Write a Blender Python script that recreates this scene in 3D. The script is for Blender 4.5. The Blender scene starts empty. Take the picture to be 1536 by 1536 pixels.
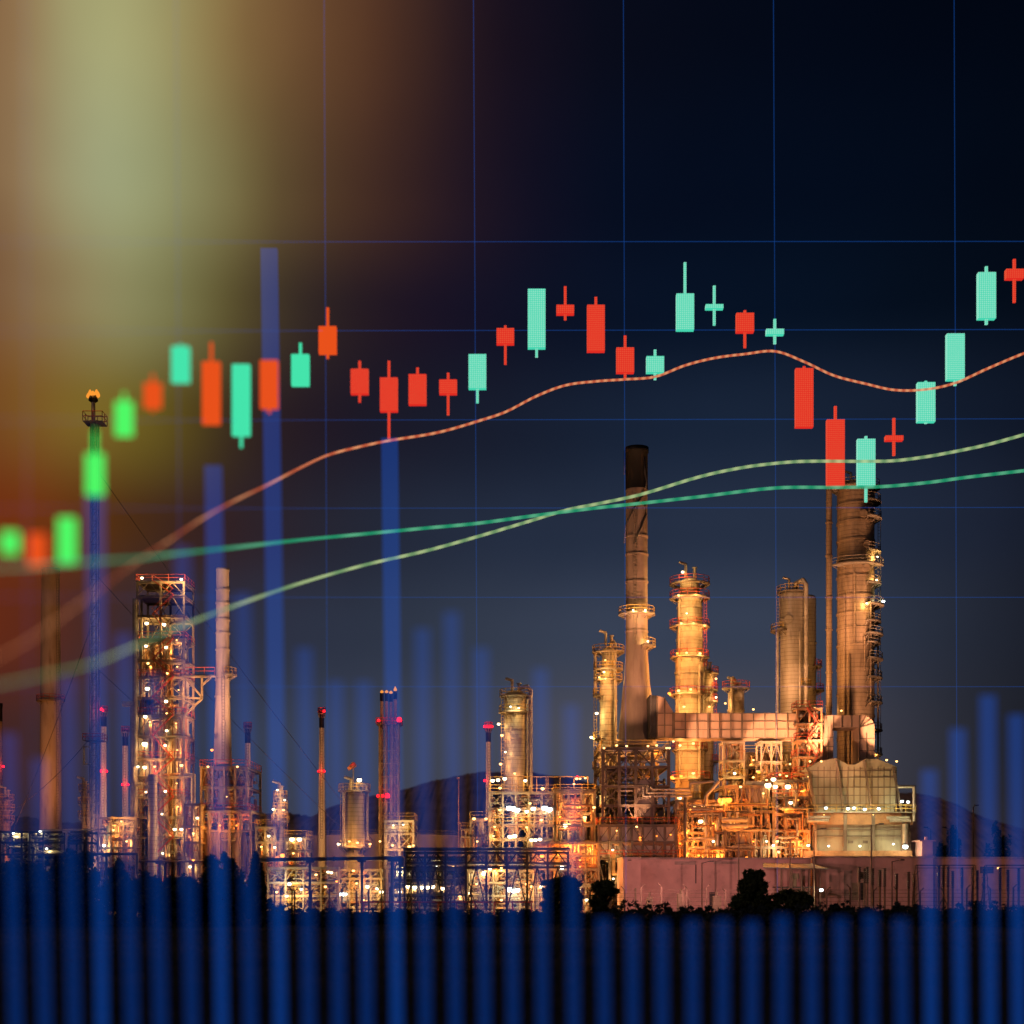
import bpy, math, random
from mathutils import Vector
R = math.radians
PI = math.pi
sc = bpy.context.scene
COL = sc.collection
rnd = random.Random(7)

# ------------------------------------------------------------------ camera geometry
W = 1536.0; F = 2200.0; CX = 768.0; HY = 1320.0; CAMH = 5.2
FOCUS = 250.0; AF = 441.0            # depth scale of the chart screen
APER = 1120.0                          # lens aperture (m) * focal length (px)

def X(px, D): return (px - CX) / F * D
def Z(py, D): return CAMH + (HY - py) / F * D
def P(px, py, D): return Vector((X(px, D), D, Z(py, D)))
def S(n, D): return n / F * D          # n picture pixels at distance D, in metres

cam_d = bpy.data.cameras.new('camera')
cam = bpy.data.objects.new('camera', cam_d); COL.objects.link(cam)
cam.location = (0, 0, CAMH); cam.rotation_euler = (R(90), 0, 0)
cam_d.sensor_width = 36; cam_d.lens = 36 * F / W
cam_d.shift_x = 0; cam_d.shift_y = (HY - W / 2) / W
cam_d.clip_start = 0.5; cam_d.clip_end = 9000
cam_d.dof.use_dof = True; cam_d.dof.focus_distance = FOCUS
cam_d.dof.aperture_fstop = (cam_d.lens / 1000) / (APER / F)
sc.camera = cam

sc.view_settings.view_transform = 'Standard'
sc.view_settings.look = 'None'
sc.view_settings.exposure = 0.0
sc.view_settings.gamma = 1.0
sc.cycles.max_bounces = 4
sc.cycles.diffuse_bounces = 2
sc.cycles.glossy_bounces = 2
sc.cycles.transmission_bounces = 2
sc.cycles.transparent_max_bounces = 40
sc.cycles.sample_clamp_indirect = 2.0
sc.cycles.sample_clamp_direct = 12.0
sc.cycles.caustics_reflective = False
sc.cycles.caustics_refractive = False

# ------------------------------------------------------------------ materials
def s2l(c):
    def f(v):
        v /= 255.0
        return v / 12.92 if v <= 0.04045 else ((v + 0.055) / 1.055) ** 2.4
    return tuple(f(v) for v in c)

class NT:
    def __init__(s, nt): s.nt = nt
    def n(s, t, **kw):
        nd = s.nt.nodes.new(t)
        for k, v in kw.items(): setattr(nd, k, v)
        return nd
    def l(s, a, b): s.nt.links.new(a, b)
    def math(s, op, a, b=None, clamp=False):
        m = s.n('ShaderNodeMath', operation=op); m.use_clamp = clamp
        for i, v in enumerate((a, b)):
            if v is None: continue
            if isinstance(v, (int, float)): m.inputs[i].default_value = v
            else: s.l(v, m.inputs[i])
        return m.outputs[0]

def newmat(name):
    m = bpy.data.materials.new(name); m.use_nodes = True
    nt = m.node_tree; nt.nodes.clear()
    return m, NT(nt)

def surf(name, col, rough=0.6, metal=0.0, var=0.35, scale=0.35, streak=False, seam=None, spec=0.3, dirt=(0.10, 0.06, 0.04), dirt_amt=0.45):
    """weathered painted or clad surface: large tone changes, rust streaks, optional horizontal cladding seams (metres)"""
    m, t = newmat(name)
    out = t.n('ShaderNodeOutputMaterial'); b = t.n('ShaderNodeBsdfPrincipled')
    t.l(b.outputs[0], out.inputs[0])
    b.inputs['Roughness'].default_value = rough; b.inputs['Metallic'].default_value = metal
    b.inputs['Specular IOR Level'].default_value = spec
    geo = t.n('ShaderNodeNewGeometry')
    mp = t.n('ShaderNodeMapping'); t.l(geo.outputs['Position'], mp.inputs[0])
    mp.inputs['Scale'].default_value = (1, 1, 0.18 if streak else 1)
    nz = t.n('ShaderNodeTexNoise'); t.l(mp.outputs[0], nz.inputs[0])
    nz.inputs['Scale'].default_value = scale; nz.inputs['Detail'].default_value = 6; nz.inputs['Roughness'].default_value = 0.62
    nz2 = t.n('ShaderNodeTexNoise'); t.l(mp.outputs[0], nz2.inputs[0])
    nz2.inputs['Scale'].default_value = scale * 5; nz2.inputs['Detail'].default_value = 4
    r1 = t.n('ShaderNodeMapRange'); t.l(nz.outputs[0], r1.inputs[0])
    r1.inputs[1].default_value = 0.35; r1.inputs[2].default_value = 0.65
    r1.inputs[3].default_value = 1 - var; r1.inputs[4].default_value = 1 + var * 0.6
    mx = t.n('ShaderNodeMix', data_type='RGBA', blend_type='MULTIPLY'); mx.inputs[0].default_value = 1
    mx.inputs[6].default_value = (*col, 1); t.l(r1.outputs[0], mx.inputs[7])
    r2 = t.n('ShaderNodeMapRange'); t.l(nz2.outputs[0], r2.inputs[0])
    r2.inputs[1].default_value = 0.55; r2.inputs[2].default_value = 0.75
    r2.inputs[3].default_value = 0; r2.inputs[4].default_value = dirt_amt
    m2 = t.n('ShaderNodeMix', data_type='RGBA'); t.l(r2.outputs[0], m2.inputs[0])
    t.l(mx.outputs[2], m2.inputs[6]); m2.inputs[7].default_value = (*dirt, 1)
    last = m2.outputs[2]
    if seam:
        sp = t.n('ShaderNodeSeparateXYZ'); t.l(geo.outputs['Position'], sp.inputs[0])
        fr = t.math('FRACT', t.math('DIVIDE', sp.outputs[2], seam))
        ln = t.math('LESS_THAN', fr, 0.12)
        m3 = t.n('ShaderNodeMix', data_type='RGBA'); t.l(t.math('MULTIPLY', ln, 0.6), m3.inputs[0])
        t.l(last, m3.inputs[6]); m3.inputs[7].default_value = (col[0] * .35, col[1] * .33, col[2] * .3, 1)
        last = m3.outputs[2]
        bp = t.n('ShaderNodeBump'); bp.inputs['Strength'].default_value = 0.35; bp.inputs['Distance'].default_value = 0.1
        t.l(fr, bp.inputs['Height']); t.l(bp.outputs[0], b.inputs['Normal'])
    t.l(last, b.inputs['Base Color'])
    return m

def glow(name, col, strength):
    m, t = newmat(name)
    out = t.n('ShaderNodeOutputMaterial'); e = t.n('ShaderNodeEmission')
    e.inputs[0].default_value = (*col, 1); e.inputs[1].default_value = strength
    t.l(e.outputs[0], out.inputs[0]); return m

def light_body(name, col, opac=1.0, dots=0.0, dotcol=(1, 1, 1)):
    """a lit body one can see through: light given off is added to whatever stands behind; optional LED dot matrix"""
    m, t = newmat(name)
    out = t.n('ShaderNodeOutputMaterial'); e = t.n('ShaderNodeEmission'); tr = t.n('ShaderNodeBsdfTransparent')
    tr.inputs[0].default_value = (1 - opac, 1 - opac, 1 - opac, 1)
    e.inputs[1].default_value = 1
    if dots:
        oi = t.n('ShaderNodeObjectInfo'); so = t.n('ShaderNodeSeparateColor'); t.l(oi.outputs['Color'], so.inputs[0])
        tc = t.n('ShaderNodeTexCoord'); sp = t.n('ShaderNodeSeparateXYZ'); t.l(tc.outputs['Object'], sp.inputs[0])
        w = []
        for k in (0, 2):
            fr = t.math('FRACT', t.math('DIVIDE', sp.outputs[k], so.outputs[0]))
            d = t.math('ABSOLUTE', t.math('SUBTRACT', fr, 0.5))
            w.append(t.math('SUBTRACT', 1.0, t.math('MULTIPLY', d, 2.0), clamp=True))
        f = t.math('MULTIPLY', w[0], w[1])
        mx = t.n('ShaderNodeMix', data_type='RGBA'); t.l(t.math('MULTIPLY', f, dots), mx.inputs[0])
        mx.inputs[6].default_value = (*col, 1); mx.inputs[7].default_value = (*dotcol, 1)
        t.l(mx.outputs[2], e.inputs[0])
    else:
        e.inputs[0].default_value = (*col, 1)
    a = t.n('ShaderNodeAddShader'); t.l(e.outputs[0], a.inputs[0]); t.l(tr.outputs[0], a.inputs[1])
    t.l(a.outputs[0], out.inputs[0]); return m

M = {}
M['clad']     = surf('aluminium_cladding', (0.42, 0.37, 0.31), 0.42, 0.3, 0.35, 0.3, True, 0.75)
M['clad2']    = surf('insulation_cladding', (0.48, 0.43, 0.35), 0.5, 0.2, 0.4, 0.4, True, 1.1)
M['cladold']  = surf('weathered_cladding', (0.34, 0.25, 0.18), 0.42, 0.25, 0.45, 0.25, True, 0.8)
M['concrete'] = surf('concrete', (0.36, 0.31, 0.28), 0.85, 0, 0.25, 0.2, True)
M['stackp']   = surf('painted_steel_stack', (0.30, 0.22, 0.19), 0.6, 0, 0.32, 0.25, True, None, 0.3, (0.16, 0.09, 0.07))
M['white']    = surf('white_painted_steel', (0.62, 0.58, 0.52), 0.55, 0, 0.2, 0.3, True)
M['dark']     = surf('black_painted_steel', (0.009, 0.008, 0.010), 0.6, 0, 0.4, 0.4, True)
M['steel']    = surf('structural_steel', (0.30, 0.24, 0.18), 0.6, 0.1, 0.35, 0.5, False, None, 0.3, (0.14, 0.06, 0.03))
M['steelm']   = surf('backlit_brown_steel', (0.13, 0.10, 0.09), 0.6, 0.1, 0.35, 0.5, False, None, 0.3, (0.10, 0.04, 0.02))  # backlit shade put into the steel colour so frames contrast
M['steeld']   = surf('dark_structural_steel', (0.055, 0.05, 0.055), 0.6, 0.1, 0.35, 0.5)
M['rib']      = surf('panel_rib', (0.15, 0.115, 0.095), 0.6, 0.05, 0.3, 0.5)
M['pipe']     = surf('pipe_cladding', (0.48, 0.43, 0.37), 0.4, 0.4, 0.3, 0.6)
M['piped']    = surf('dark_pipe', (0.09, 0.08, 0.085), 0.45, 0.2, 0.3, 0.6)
M['rust']     = surf('rusty_pipe', (0.36, 0.19, 0.10), 0.6, 0.1, 0.4, 0.6)
M['deck']     = surf('deck_grating', (0.20, 0.17, 0.15), 0.7, 0.1, 0.3, 0.8)
M['rail']     = surf('yellow_railing', (0.50, 0.33, 0.10), 0.55, 0, 0.2, 0.8)
M['redrail']  = surf('red_railing', (0.42, 0.07, 0.045), 0.55, 0, 0.2, 0.8)
M['panel']    = surf('wall_panel', (0.43, 0.35, 0.29), 0.6, 0.1, 0.3, 0.35, True)
M['duct']     = surf('duct_panel', (0.42, 0.29, 0.23), 0.6, 0.05, 0.22, 0.3, True)
M['hopper']   = surf('furnace_panel', (0.40, 0.36, 0.27), 0.6, 0.05, 0.25, 0.3, True)
M['pink']     = surf('pale_render_wall', (0.58, 0.35, 0.33), 0.85, 0, 0.22, 0.15, False, None, 0.2, (0.26, 0.18, 0.17), 0.5)
M['pinkd']    = surf('grimy_wall_band', (0.40, 0.29, 0.27), 0.85, 0, 0.4, 0.4)
M['tank']     = surf('tank_wall', (0.33, 0.26, 0.24), 0.7, 0, 0.25, 0.12, True)
M['roof']     = surf('corrugated_roof', (0.20, 0.19, 0.20), 0.5, 0.2, 0.3, 0.8)
M['black']    = surf('dark_opening', (0.015, 0.014, 0.015), 0.8, 0, 0.1)
M['bark']     = surf('bark', (0.06, 0.045, 0.03), 0.9, 0, 0.4, 2)
M['insul']    = surf('brown_insulator', (0.05, 0.035, 0.03), 0.35, 0, 0.3, 2)
M['fencem']   = surf('weathered_fence_post', (0.16, 0.11, 0.09), 0.8, 0, 0.3, 1)
M['warm']     = glow('sodium_lamp', (1, 0.50, 0.15), 5)
M['amber']    = glow('amber_lamp', (1, 0.25, 0.03), 4)
M['pale']     = glow('pale_lamp', (1, 0.80, 0.46), 6)
M['cool']     = glow('white_lamp', (0.85, 0.97, 0.92), 9)
M['red']      = glow('red_warning_lamp', (1, 0.008, 0.012), 4)
M['flame']    = glow('flame', (1, 0.33, 0.035), 1.0)
M['cloth']    = surf('orange_cloth', (0.65, 0.22, 0.06), 0.8, 0, 0.2)

def leafmat(name, c1, c2):
    m, t = newmat(name)
    out = t.n('ShaderNodeOutputMaterial'); b = t.n('ShaderNodeBsdfPrincipled'); t.l(b.outputs[0], out.inputs[0])
    b.inputs['Roughness'].default_value = 0.8; b.inputs['Specular IOR Level'].default_value = 0.0 if name == 'scrub' else 0.15
    g = t.n('ShaderNodeNewGeometry'); mx = t.n('ShaderNodeMix', data_type='RGBA')
    t.l(g.outputs['Random Per Island'], mx.inputs[0])
    mx.inputs[6].default_value = (*c1, 1); mx.inputs[7].default_value = (*c2, 1); t.l(mx.outputs[2], b.inputs['Base Color'])
    return m
M['leaf'] = leafmat('foliage', (0.035, 0.055, 0.022), (0.08, 0.105, 0.045))
M['shrub'] = leafmat('scrub', (0.028, 0.042, 0.05), (0.05, 0.07, 0.085))

# ------------------------------------------------------------------ mesh builder
class MB:
    def __init__(s): s.v = []; s.f = []; s.sm = []; s.mi = []
    def add(s, vs, fs, smooth=False, mi=0):
        o = len(s.v); s.v += [tuple(v) for v in vs]
        for f in fs: s.f.append([i + o for i in f]); s.sm.append(smooth); s.mi.append(mi)
    def box(s, a, b, mi=0):
        x0, x1 = sorted((a[0], b[0])); y0, y1 = sorted((a[1], b[1])); z0, z1 = sorted((a[2], b[2]))
        v = [(x0,y0,z0),(x1,y0,z0),(x1,y1,z0),(x0,y1,z0),(x0,y0,z1),(x1,y0,z1),(x1,y1,z1),(x0,y1,z1)]
        s.add(v, [(0,3,2,1),(4,5,6,7),(0,1,5,4),(1,2,6,5),(2,3,7,6),(3,0,4,7)], False, mi)
    def beam(s, a, b, w, h=None): s.tube(a, b, w * 0.7, 4, None, False, PI / 4, h)
    def tube(s, a, b, r, n=8, r2=None, smooth=True, ph=0.0, h=None, mi=0, caps=True):
        a = Vector(a); b = Vector(b); d = b - a
        if d.length < 1e-5: return
        d.normalize()
        u = Vector((1, 0, 0)) if abs(d.z) > 0.99 else d.cross(Vector((0, 0, 1))).normalized()
        w = d.cross(u).normalized()
        if r2 is None: r2 = r
        vs = []
        for c, rr in ((a, r), (b, r2)):
            for i in range(n):
                t = ph + 2 * PI * i / n
                vs.append(c + u * (rr * math.cos(t)) + w * (rr * math.sin(t)))
        fs = [(i, (i + 1) % n, n + (i + 1) % n, n + i) for i in range(n)]
        s.add(vs, fs, smooth, mi)
        if caps: s.add(vs, [tuple(range(n - 1, -1, -1)), tuple(range(n, 2 * n))], False, mi)
    def path(s, pts, r, n=8, ball=True):
        for a, b in zip(pts[:-1], pts[1:]): s.tube(a, b, r, n)
        if ball:
            for p in pts[1:-1]: s.ball(p, r * 1.04, 8, 5)
    def sweep(s, pts, r, n=8):
        """one smooth tube through many points; r a number or list"""
        pts = [Vector(p) for p in pts]; k = len(pts); vs = []
        for i, p in enumerate(pts):
            d = (pts[min(i + 1, k - 1)] - pts[max(i - 1, 0)]).normalized()
            u = Vector((1, 0, 0)) if abs(d.z) > 0.99 else d.cross(Vector((0, 0, 1))).normalized()
            w = d.cross(u).normalized(); rr = r[i] if isinstance(r, list) else r
            for j in range(n):
                t = 2 * PI * j / n; vs.append(p + u * (rr * math.cos(t)) + w * (rr * math.sin(t)))
        fs = [(i * n + j, i * n + (j + 1) % n, (i + 1) * n + (j + 1) % n, (i + 1) * n + j) for i in range(k - 1) for j in range(n)]
        fs += [tuple(range(n - 1, -1, -1)), tuple((k - 1) * n + j for j in range(n))]
        s.add(vs, fs, True)
    def lathe(s, cx, cy, prof, n=32, mi=0, smooth=True, cap=True):
        vs = []
        for r, z in prof:
            for i in range(n):
                t = 2 * PI * i / n; vs.append((cx + r * math.cos(t), cy + r * math.sin(t), z))
        fs = []
        for k in range(len(prof) - 1):
            for i in range(n):
                j = (i + 1) % n; fs.append((k*n+i, k*n+j, (k+1)*n+j, (k+1)*n+i))
        s.add(vs, fs, smooth, mi)
        if cap:
            s.add(vs, [tuple((len(prof)-1)*n + i for i in range(n)), tuple(n-1-i for i in range(n))], False, mi)
    def ball(s, c, r, n=10, m=6, sx=1, sy=1, sz=1, mi=0):
        vs = []; fs = []
        for k in range(m + 1):
            p = PI * k / m
            for i in range(n):
                t = 2 * PI * i / n
                vs.append((c[0] + sx*r*math.sin(p)*math.cos(t), c[1] + sy*r*math.sin(p)*math.sin(t), c[2] + sz*r*math.cos(p)))
        for k in range(m):
            for i in range(n):
                j = (i + 1) % n; fs.append((k*n+i, (k+1)*n+i, (k+1)*n+j, k*n+j))
        s.add(vs, fs, True, mi)
    def sector(s, cx, cy, z, r0, r1, a0, a1, th, n=24):
        vs = []; fs = []
        for i in range(n + 1):
            t = a0 + (a1 - a0) * i / n
            for r, zz in ((r0, z), (r1, z), (r1, z - th), (r0, z - th)):
                vs.append((cx + r*math.cos(t), cy + r*math.sin(t), zz))
        for i in range(n):
            for k in range(4):
                l = (k + 1) % 4; fs.append((i*4+k, i*4+l, (i+1)*4+l, (i+1)*4+k))
        fs += [(0,1,2,3), (n*4+3, n*4+2, n*4+1, n*4)]
        s.add(vs, fs)
    def prism(s, poly, y0, y1):
        """polygon in (x, z) pushed through from y0 to y1"""
        n = len(poly)
        vs = [(x, y0, z) for x, z in poly] + [(x, y1, z) for x, z in poly]
        s.add(vs, [tuple(range(n)), tuple(range(2*n-1, n-1, -1))] + [(i, n+i, n+(i+1) % n, (i+1) % n) for i in range(n)])
    def rail(s, pts, h=1.1, r=0.06, closed=False, step=1.6):
        pts = [Vector(p) for p in pts]
        if closed: pts = pts + [pts[0]]
        for a, b in zip(pts[:-1], pts[1:]):
            for k in (0.5, 1.0): s.tube(a + Vector((0,0,h*k)), b + Vector((0,0,h*k)), r, 4, None, False)
            L = (b - a).length; m = max(1, int(L / step))
            for i in range(m + 1):
                q = a.lerp(b, i / m); s.tube(q, q + Vector((0,0,h)), r, 4, None, False)
    def build(s, name, mats, root=None, label=None):
        if not s.v: return None
        if not isinstance(mats, (list, tuple)): mats = [mats]
        me = bpy.data.meshes.new(name)
        base = Vector((0, 0, 0))
        r = root
        while r is not None: base = base + r.location; r = r.parent
        me.from_pydata([(v[0]-base.x, v[1]-base.y, v[2]-base.z) for v in s.v], [], s.f)
        for m in mats: me.materials.append(m)
        me.polygons.foreach_set('use_smooth', s.sm); me.polygons.foreach_set('material_index', s.mi)
        me.update()
        o = bpy.data.objects.new(name, me); COL.objects.link(o)
        if root is not None: o.parent = root
        if label: o['label'] = label
        return o

def tag(o, label, cat, group=None, kind=None):
    if kind: o['kind'] = kind
    if label: o['label'] = label
    if cat: o['category'] = cat
    if group: o['group'] = group
    return o

def thing(name, label, cat, loc, group=None):
    o = bpy.data.objects.new(name, None); COL.objects.link(o); o.location = loc
    o.empty_display_size = 0.5
    return tag(o, label, cat, group)

def single(mb, name, mat, label, cat, loc, group=None):
    """a thing that is one mesh, its origin at loc"""
    loc = Vector(loc)
    t = MB(); t.v = [(v[0]-loc.x, v[1]-loc.y, v[2]-loc.z) for v in mb.v]; t.f = mb.f; t.sm = mb.sm; t.mi = mb.mi
    o = t.build(name, mat); o.location = loc
    return tag(o, label, cat, group)

# ------------------------------------------------------------------ lamps
LP = 0.75        # point lamps
FP = 0.60        # floods
LCOL = {'warm': (1, 0.43, 0.10), 'amber': (1, 0.27, 0.035), 'pale': (1, 0.57, 0.17), 'cool': (1.0, 0.86, 0.42), 'dusk': (1, 0.46, 0.21), 'pinkish': (1, 0.42, 0.34), 'red': (1, 0.03, 0.03)}
_lm = {}
def lamp_mesh(kind, r):
    key = (kind, r)
    if key in _lm: return _lm[key]
    b = MB()
    b.ball((0, 0, 0), r, 12, 8, 1, 0.8, 0.85, 1)                 # the glowing globe
    b.lathe(0, 0, [(r*1.0, r*0.55), (r*0.8, r*0.95), (r*0.2, r*1.15)], 10)   # hood
    b.tube((0, 0, r), (0, r*2.2, r*1.3), r*0.14, 5)              # bracket
    o = b.build('lamp', [M['steeld'], M[kind]]); me = o.data
    bpy.data.objects.remove(o); _lm[key] = me
    return me

def lamp(root, px, py, D, kind='warm', power=1.0, r=0.3, light=True, inset=-0.7):
    p = P(px, py, D)
    o = bpy.data.objects.new('lamp', lamp_mesh(kind, r)); COL.objects.link(o)
    o.parent = root; o.location = p - root.location
    if light and power > 0:
        ld = bpy.data.lights.new('lamp_light', 'POINT'); ld.energy = 900 * power * LP * (1.7 if kind == 'amber' else 1)
        ld.color = LCOL[kind]; ld.shadow_soft_size = 0.25
        l = bpy.data.objects.new('lamp_light', ld); COL.objects.link(l); l.parent = root
        l.location = p - root.location + Vector((0, inset, -0.35))
    return o

def fill_flood(root, px, py, D, tpx, tpy, tD, power, kind='warm', angle=50, r=0.3, fixture=True):  # added spot light that brightens a surface of the plant
    p = P(px, py, D); q = P(tpx, tpy, tD)
    if fixture: lamp(root, px, py, D, kind if kind in ('warm', 'amber', 'pale', 'cool') else 'warm', 0, r, False)  # added glowing globe to go with the spot
    ld = bpy.data.lights.new('fill_flood_light', 'SPOT'); ld.energy = 900 * power * FP; ld.color = LCOL[kind]
    ld.spot_size = R(angle); ld.spot_blend = 0.7; ld.shadow_soft_size = 0.25
    l = bpy.data.objects.new('fill_flood_light', ld); COL.objects.link(l); l.parent = root
    dirv = (q - p).normalized()
    l.location = p - root.location + dirv * 1.0
    l.rotation_euler = dirv.to_track_quat('-Z', 'Y').to_euler()

_rl = []
def warn(root, px, py, D, r=0.26):
    if not _rl:
        b = MB(); b.ball((0,0,0), 1, 12, 8, 1, 1, 1.15, 1); b.lathe(0, 0, [(0.8, -1.6), (0.8, -0.8)], 10)
        o = b.build('warning_light', [M['steeld'], M['red']]); _rl.append(o.data); bpy.data.objects.remove(o)
    o = bpy.data.objects.new('warning_light', _rl[0]); COL.objects.link(o); o.parent = root
    o.location = P(px, py, D) - root.location; o.scale = (r, r, r)
    ld = bpy.data.lights.new('warning_glow', 'POINT'); ld.energy = 60; ld.color = LCOL['red']; ld.shadow_soft_size = 0.2
    l = bpy.data.objects.new('warning_glow', ld); COL.objects.link(l); l.parent = root; l.location = o.location + Vector((0, -0.8, 0))

# ------------------------------------------------------------------ plant generators
def ring_platform(root, cx, cy, z, r0, r1, side='F', railm='rail', th=0.22):
    a0, a1 = {'F': (0, 2*PI), 'L': (PI*0.6, PI*1.3), 'R': (-PI*0.4, PI*0.4), 'C': (PI*1.1, PI*1.9)}[side]
    d = MB(); n = 28 if side == 'F' else 16
    d.sector(cx, cy, z, r0 * 1.005, r1, a0, a1, th, n)
    for i in range(0, n + 1, 3):                        # brackets under the deck
        t = a0 + (a1 - a0) * i / n
        d.beam((cx + r0*math.cos(t), cy + r0*math.sin(t), z - 1.0), (cx + r1*.95*math.cos(t), cy + r1*.95*math.sin(t), z - th), 0.1)
    o = d.build('platform', M['deck'], root)
    g = MB(); m = n // 2
    pts = [(cx + r1*.97*math.cos(a0 + (a1-a0)*i/m), cy + r1*.97*math.sin(a0 + (a1-a0)*i/m), z) for i in range(m + 1)]
    g.rail(pts, 1.15, 0.055)
    g.build('railing', M[railm], o)
    return o

def ladder(mb, x, y, z0, z1, w=0.5):
    for sx in (-w/2, w/2): mb.tube((x+sx, y, z0), (x+sx, y, z1), 0.05, 4, None, False)
    z = z0
    while z < z1:
        mb.tube((x-w/2, y, z), (x+w/2, y, z), 0.035, 4, None, False); z += 0.6

def column(name, label, px0, px1, ytop, D, mat='clad', plats=(), lamps=(), risers=(), lad=None, ybot=None, rings=(), mans=(), dome=True, cat='column', group=None, vent=True, skirt=None, railm='rail', prof=None):
    cxp = (px0 + px1) / 2; r = S((px1 - px0) / 2, D); cx = X(cxp, D)
    zb = 0 if ybot is None else Z(ybot, D); zt = Z(ytop, D)
    root = thing(name, label, cat, (cx, D, zb), group)
    b = MB()
    if prof: pr = [(S(w, D), Z(py, D)) for py, w in prof]
    else: pr = [(r, zb), (r, zt - (r*0.5 if dome else 0))]
    r_top = pr[-1][0]; z_sh = pr[-1][1]
    if dome: pr += [(r_top*math.cos(a), z_sh + r_top*0.5*math.sin(a)) for a in (0.3, 0.6, 0.9, 1.2, 1.45)]
    b.lathe(cx, D, pr, 36)
    b.build('shell', M[mat], root)
    if rings:
        g = MB()
        for py in rings:
            z = Z(py, D); rr = r
            if prof:
                for (pa, wa), (pb, wb) in zip(prof[:-1], prof[1:]):
                    if pb <= py <= pa: rr = S(wa + (wb - wa) * (pa - py) / max(1e-6, pa - pb), D)
            g.lathe(cx, D, [(rr*.99, z-.18), (rr+.14, z-.18), (rr+.14, z+.18), (rr*.99, z+.18)], 36, smooth=False)
        g.build('stiffener_ring', M[mat], root)
    for py, ext, side in plats: ring_platform(root, cx, D, Z(py, D), r, r + S(ext, D), side, railm)
    if lad:
        l = MB(); px, y0, y1 = lad; dx = X(px, D) - cx
        yy = D - (math.sqrt(max(0, (r+.3)**2 - dx*dx)) if abs(dx) < r + .3 else 0)
        ladder(l, X(px, D), yy, Z(y0, D), Z(y1, D)); l.build('ladder', M[railm], root)
    for px, y0, y1, w in risers:
        q = MB(); rr = S(w/2, D); x = X(px, D); dx = x - cx
        yy = D - (math.sqrt(max(0, (r+rr+.15)**2 - dx*dx)) if abs(dx) < r+rr+.15 else 0)
        z0, z1 = Z(y0, D), Z(y1, D)
        pts = [(x, yy, z0), (x, yy, z1)]
        k = 0.45
        pts += [(x + (cx-x)*k*.5, yy + (D-yy)*.25, z1 + rr*2.2), (x + (cx-x)*k*1.6, yy + (D-yy)*.7, z1 + rr*1.2), (cx + (x-cx)*.15, D, z1 - r*.3)] if py_top(y1, ytop) else []
        q.path(pts, rr, 10)
        zz = z0 + 4
        while zz < z1 - 2:
            q.lathe(x, yy, [(rr, zz-.12), (rr*1.25, zz-.12), (rr*1.25, zz+.12), (rr, zz+.12)], 10, smooth=False); zz += rnd.uniform(6, 10)
        q.build('riser_pipe', M['pipe' if mat != 'cladold' else 'cladold'], root)
    for px, py in mans:
        dx = X(px, D) - cx; yy = D - math.sqrt(max(0.01, r*r - dx*dx)); z = Z(py, D)
        q = MB(); q.tube((X(px,D), yy+.2, z), (X(px,D), yy-.45, z), 0.55, 14); q.tube((X(px,D), yy-.45, z), (X(px,D), yy-.6, z), 0.75, 14)
        q.build('manway', M[mat], root)
    if vent:
        q = MB(); q.path([(cx - r*.3, D - r*.2, zt - .5), (cx - r*.3, D - r*.2, zt + 1.8), (cx - r*.3 - 1.2, D - r*.2, zt + 2.2)], 0.25, 8)
        q.tube((cx + r*.35, D, zt - .6), (cx + r*.35, D, zt + 1.2), 0.3, 8); q.tube((cx + r*.35, D, zt + 1.2), (cx + r*.35, D, zt + 1.35), 0.5, 10)
        q.build('vent_pipe', M['pipe'], root)
    for L in lamps:
        px, py, kind, pw = L[:4]
        dx = X(px, D) - cx; rr = r + 0.95
        yy = D - (math.sqrt(max(0, rr*rr - dx*dx)) if abs(dx) < rr else 0)
        # keep the picture place while moving the lamp out in front of the shell
        lamp(root, px, py, yy, kind, pw, L[4] if len(L) > 4 else 0.3)
    return root

def py_top(y1, ytop): return y1 <= ytop + 6

def px_w(a, b): return a

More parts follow.
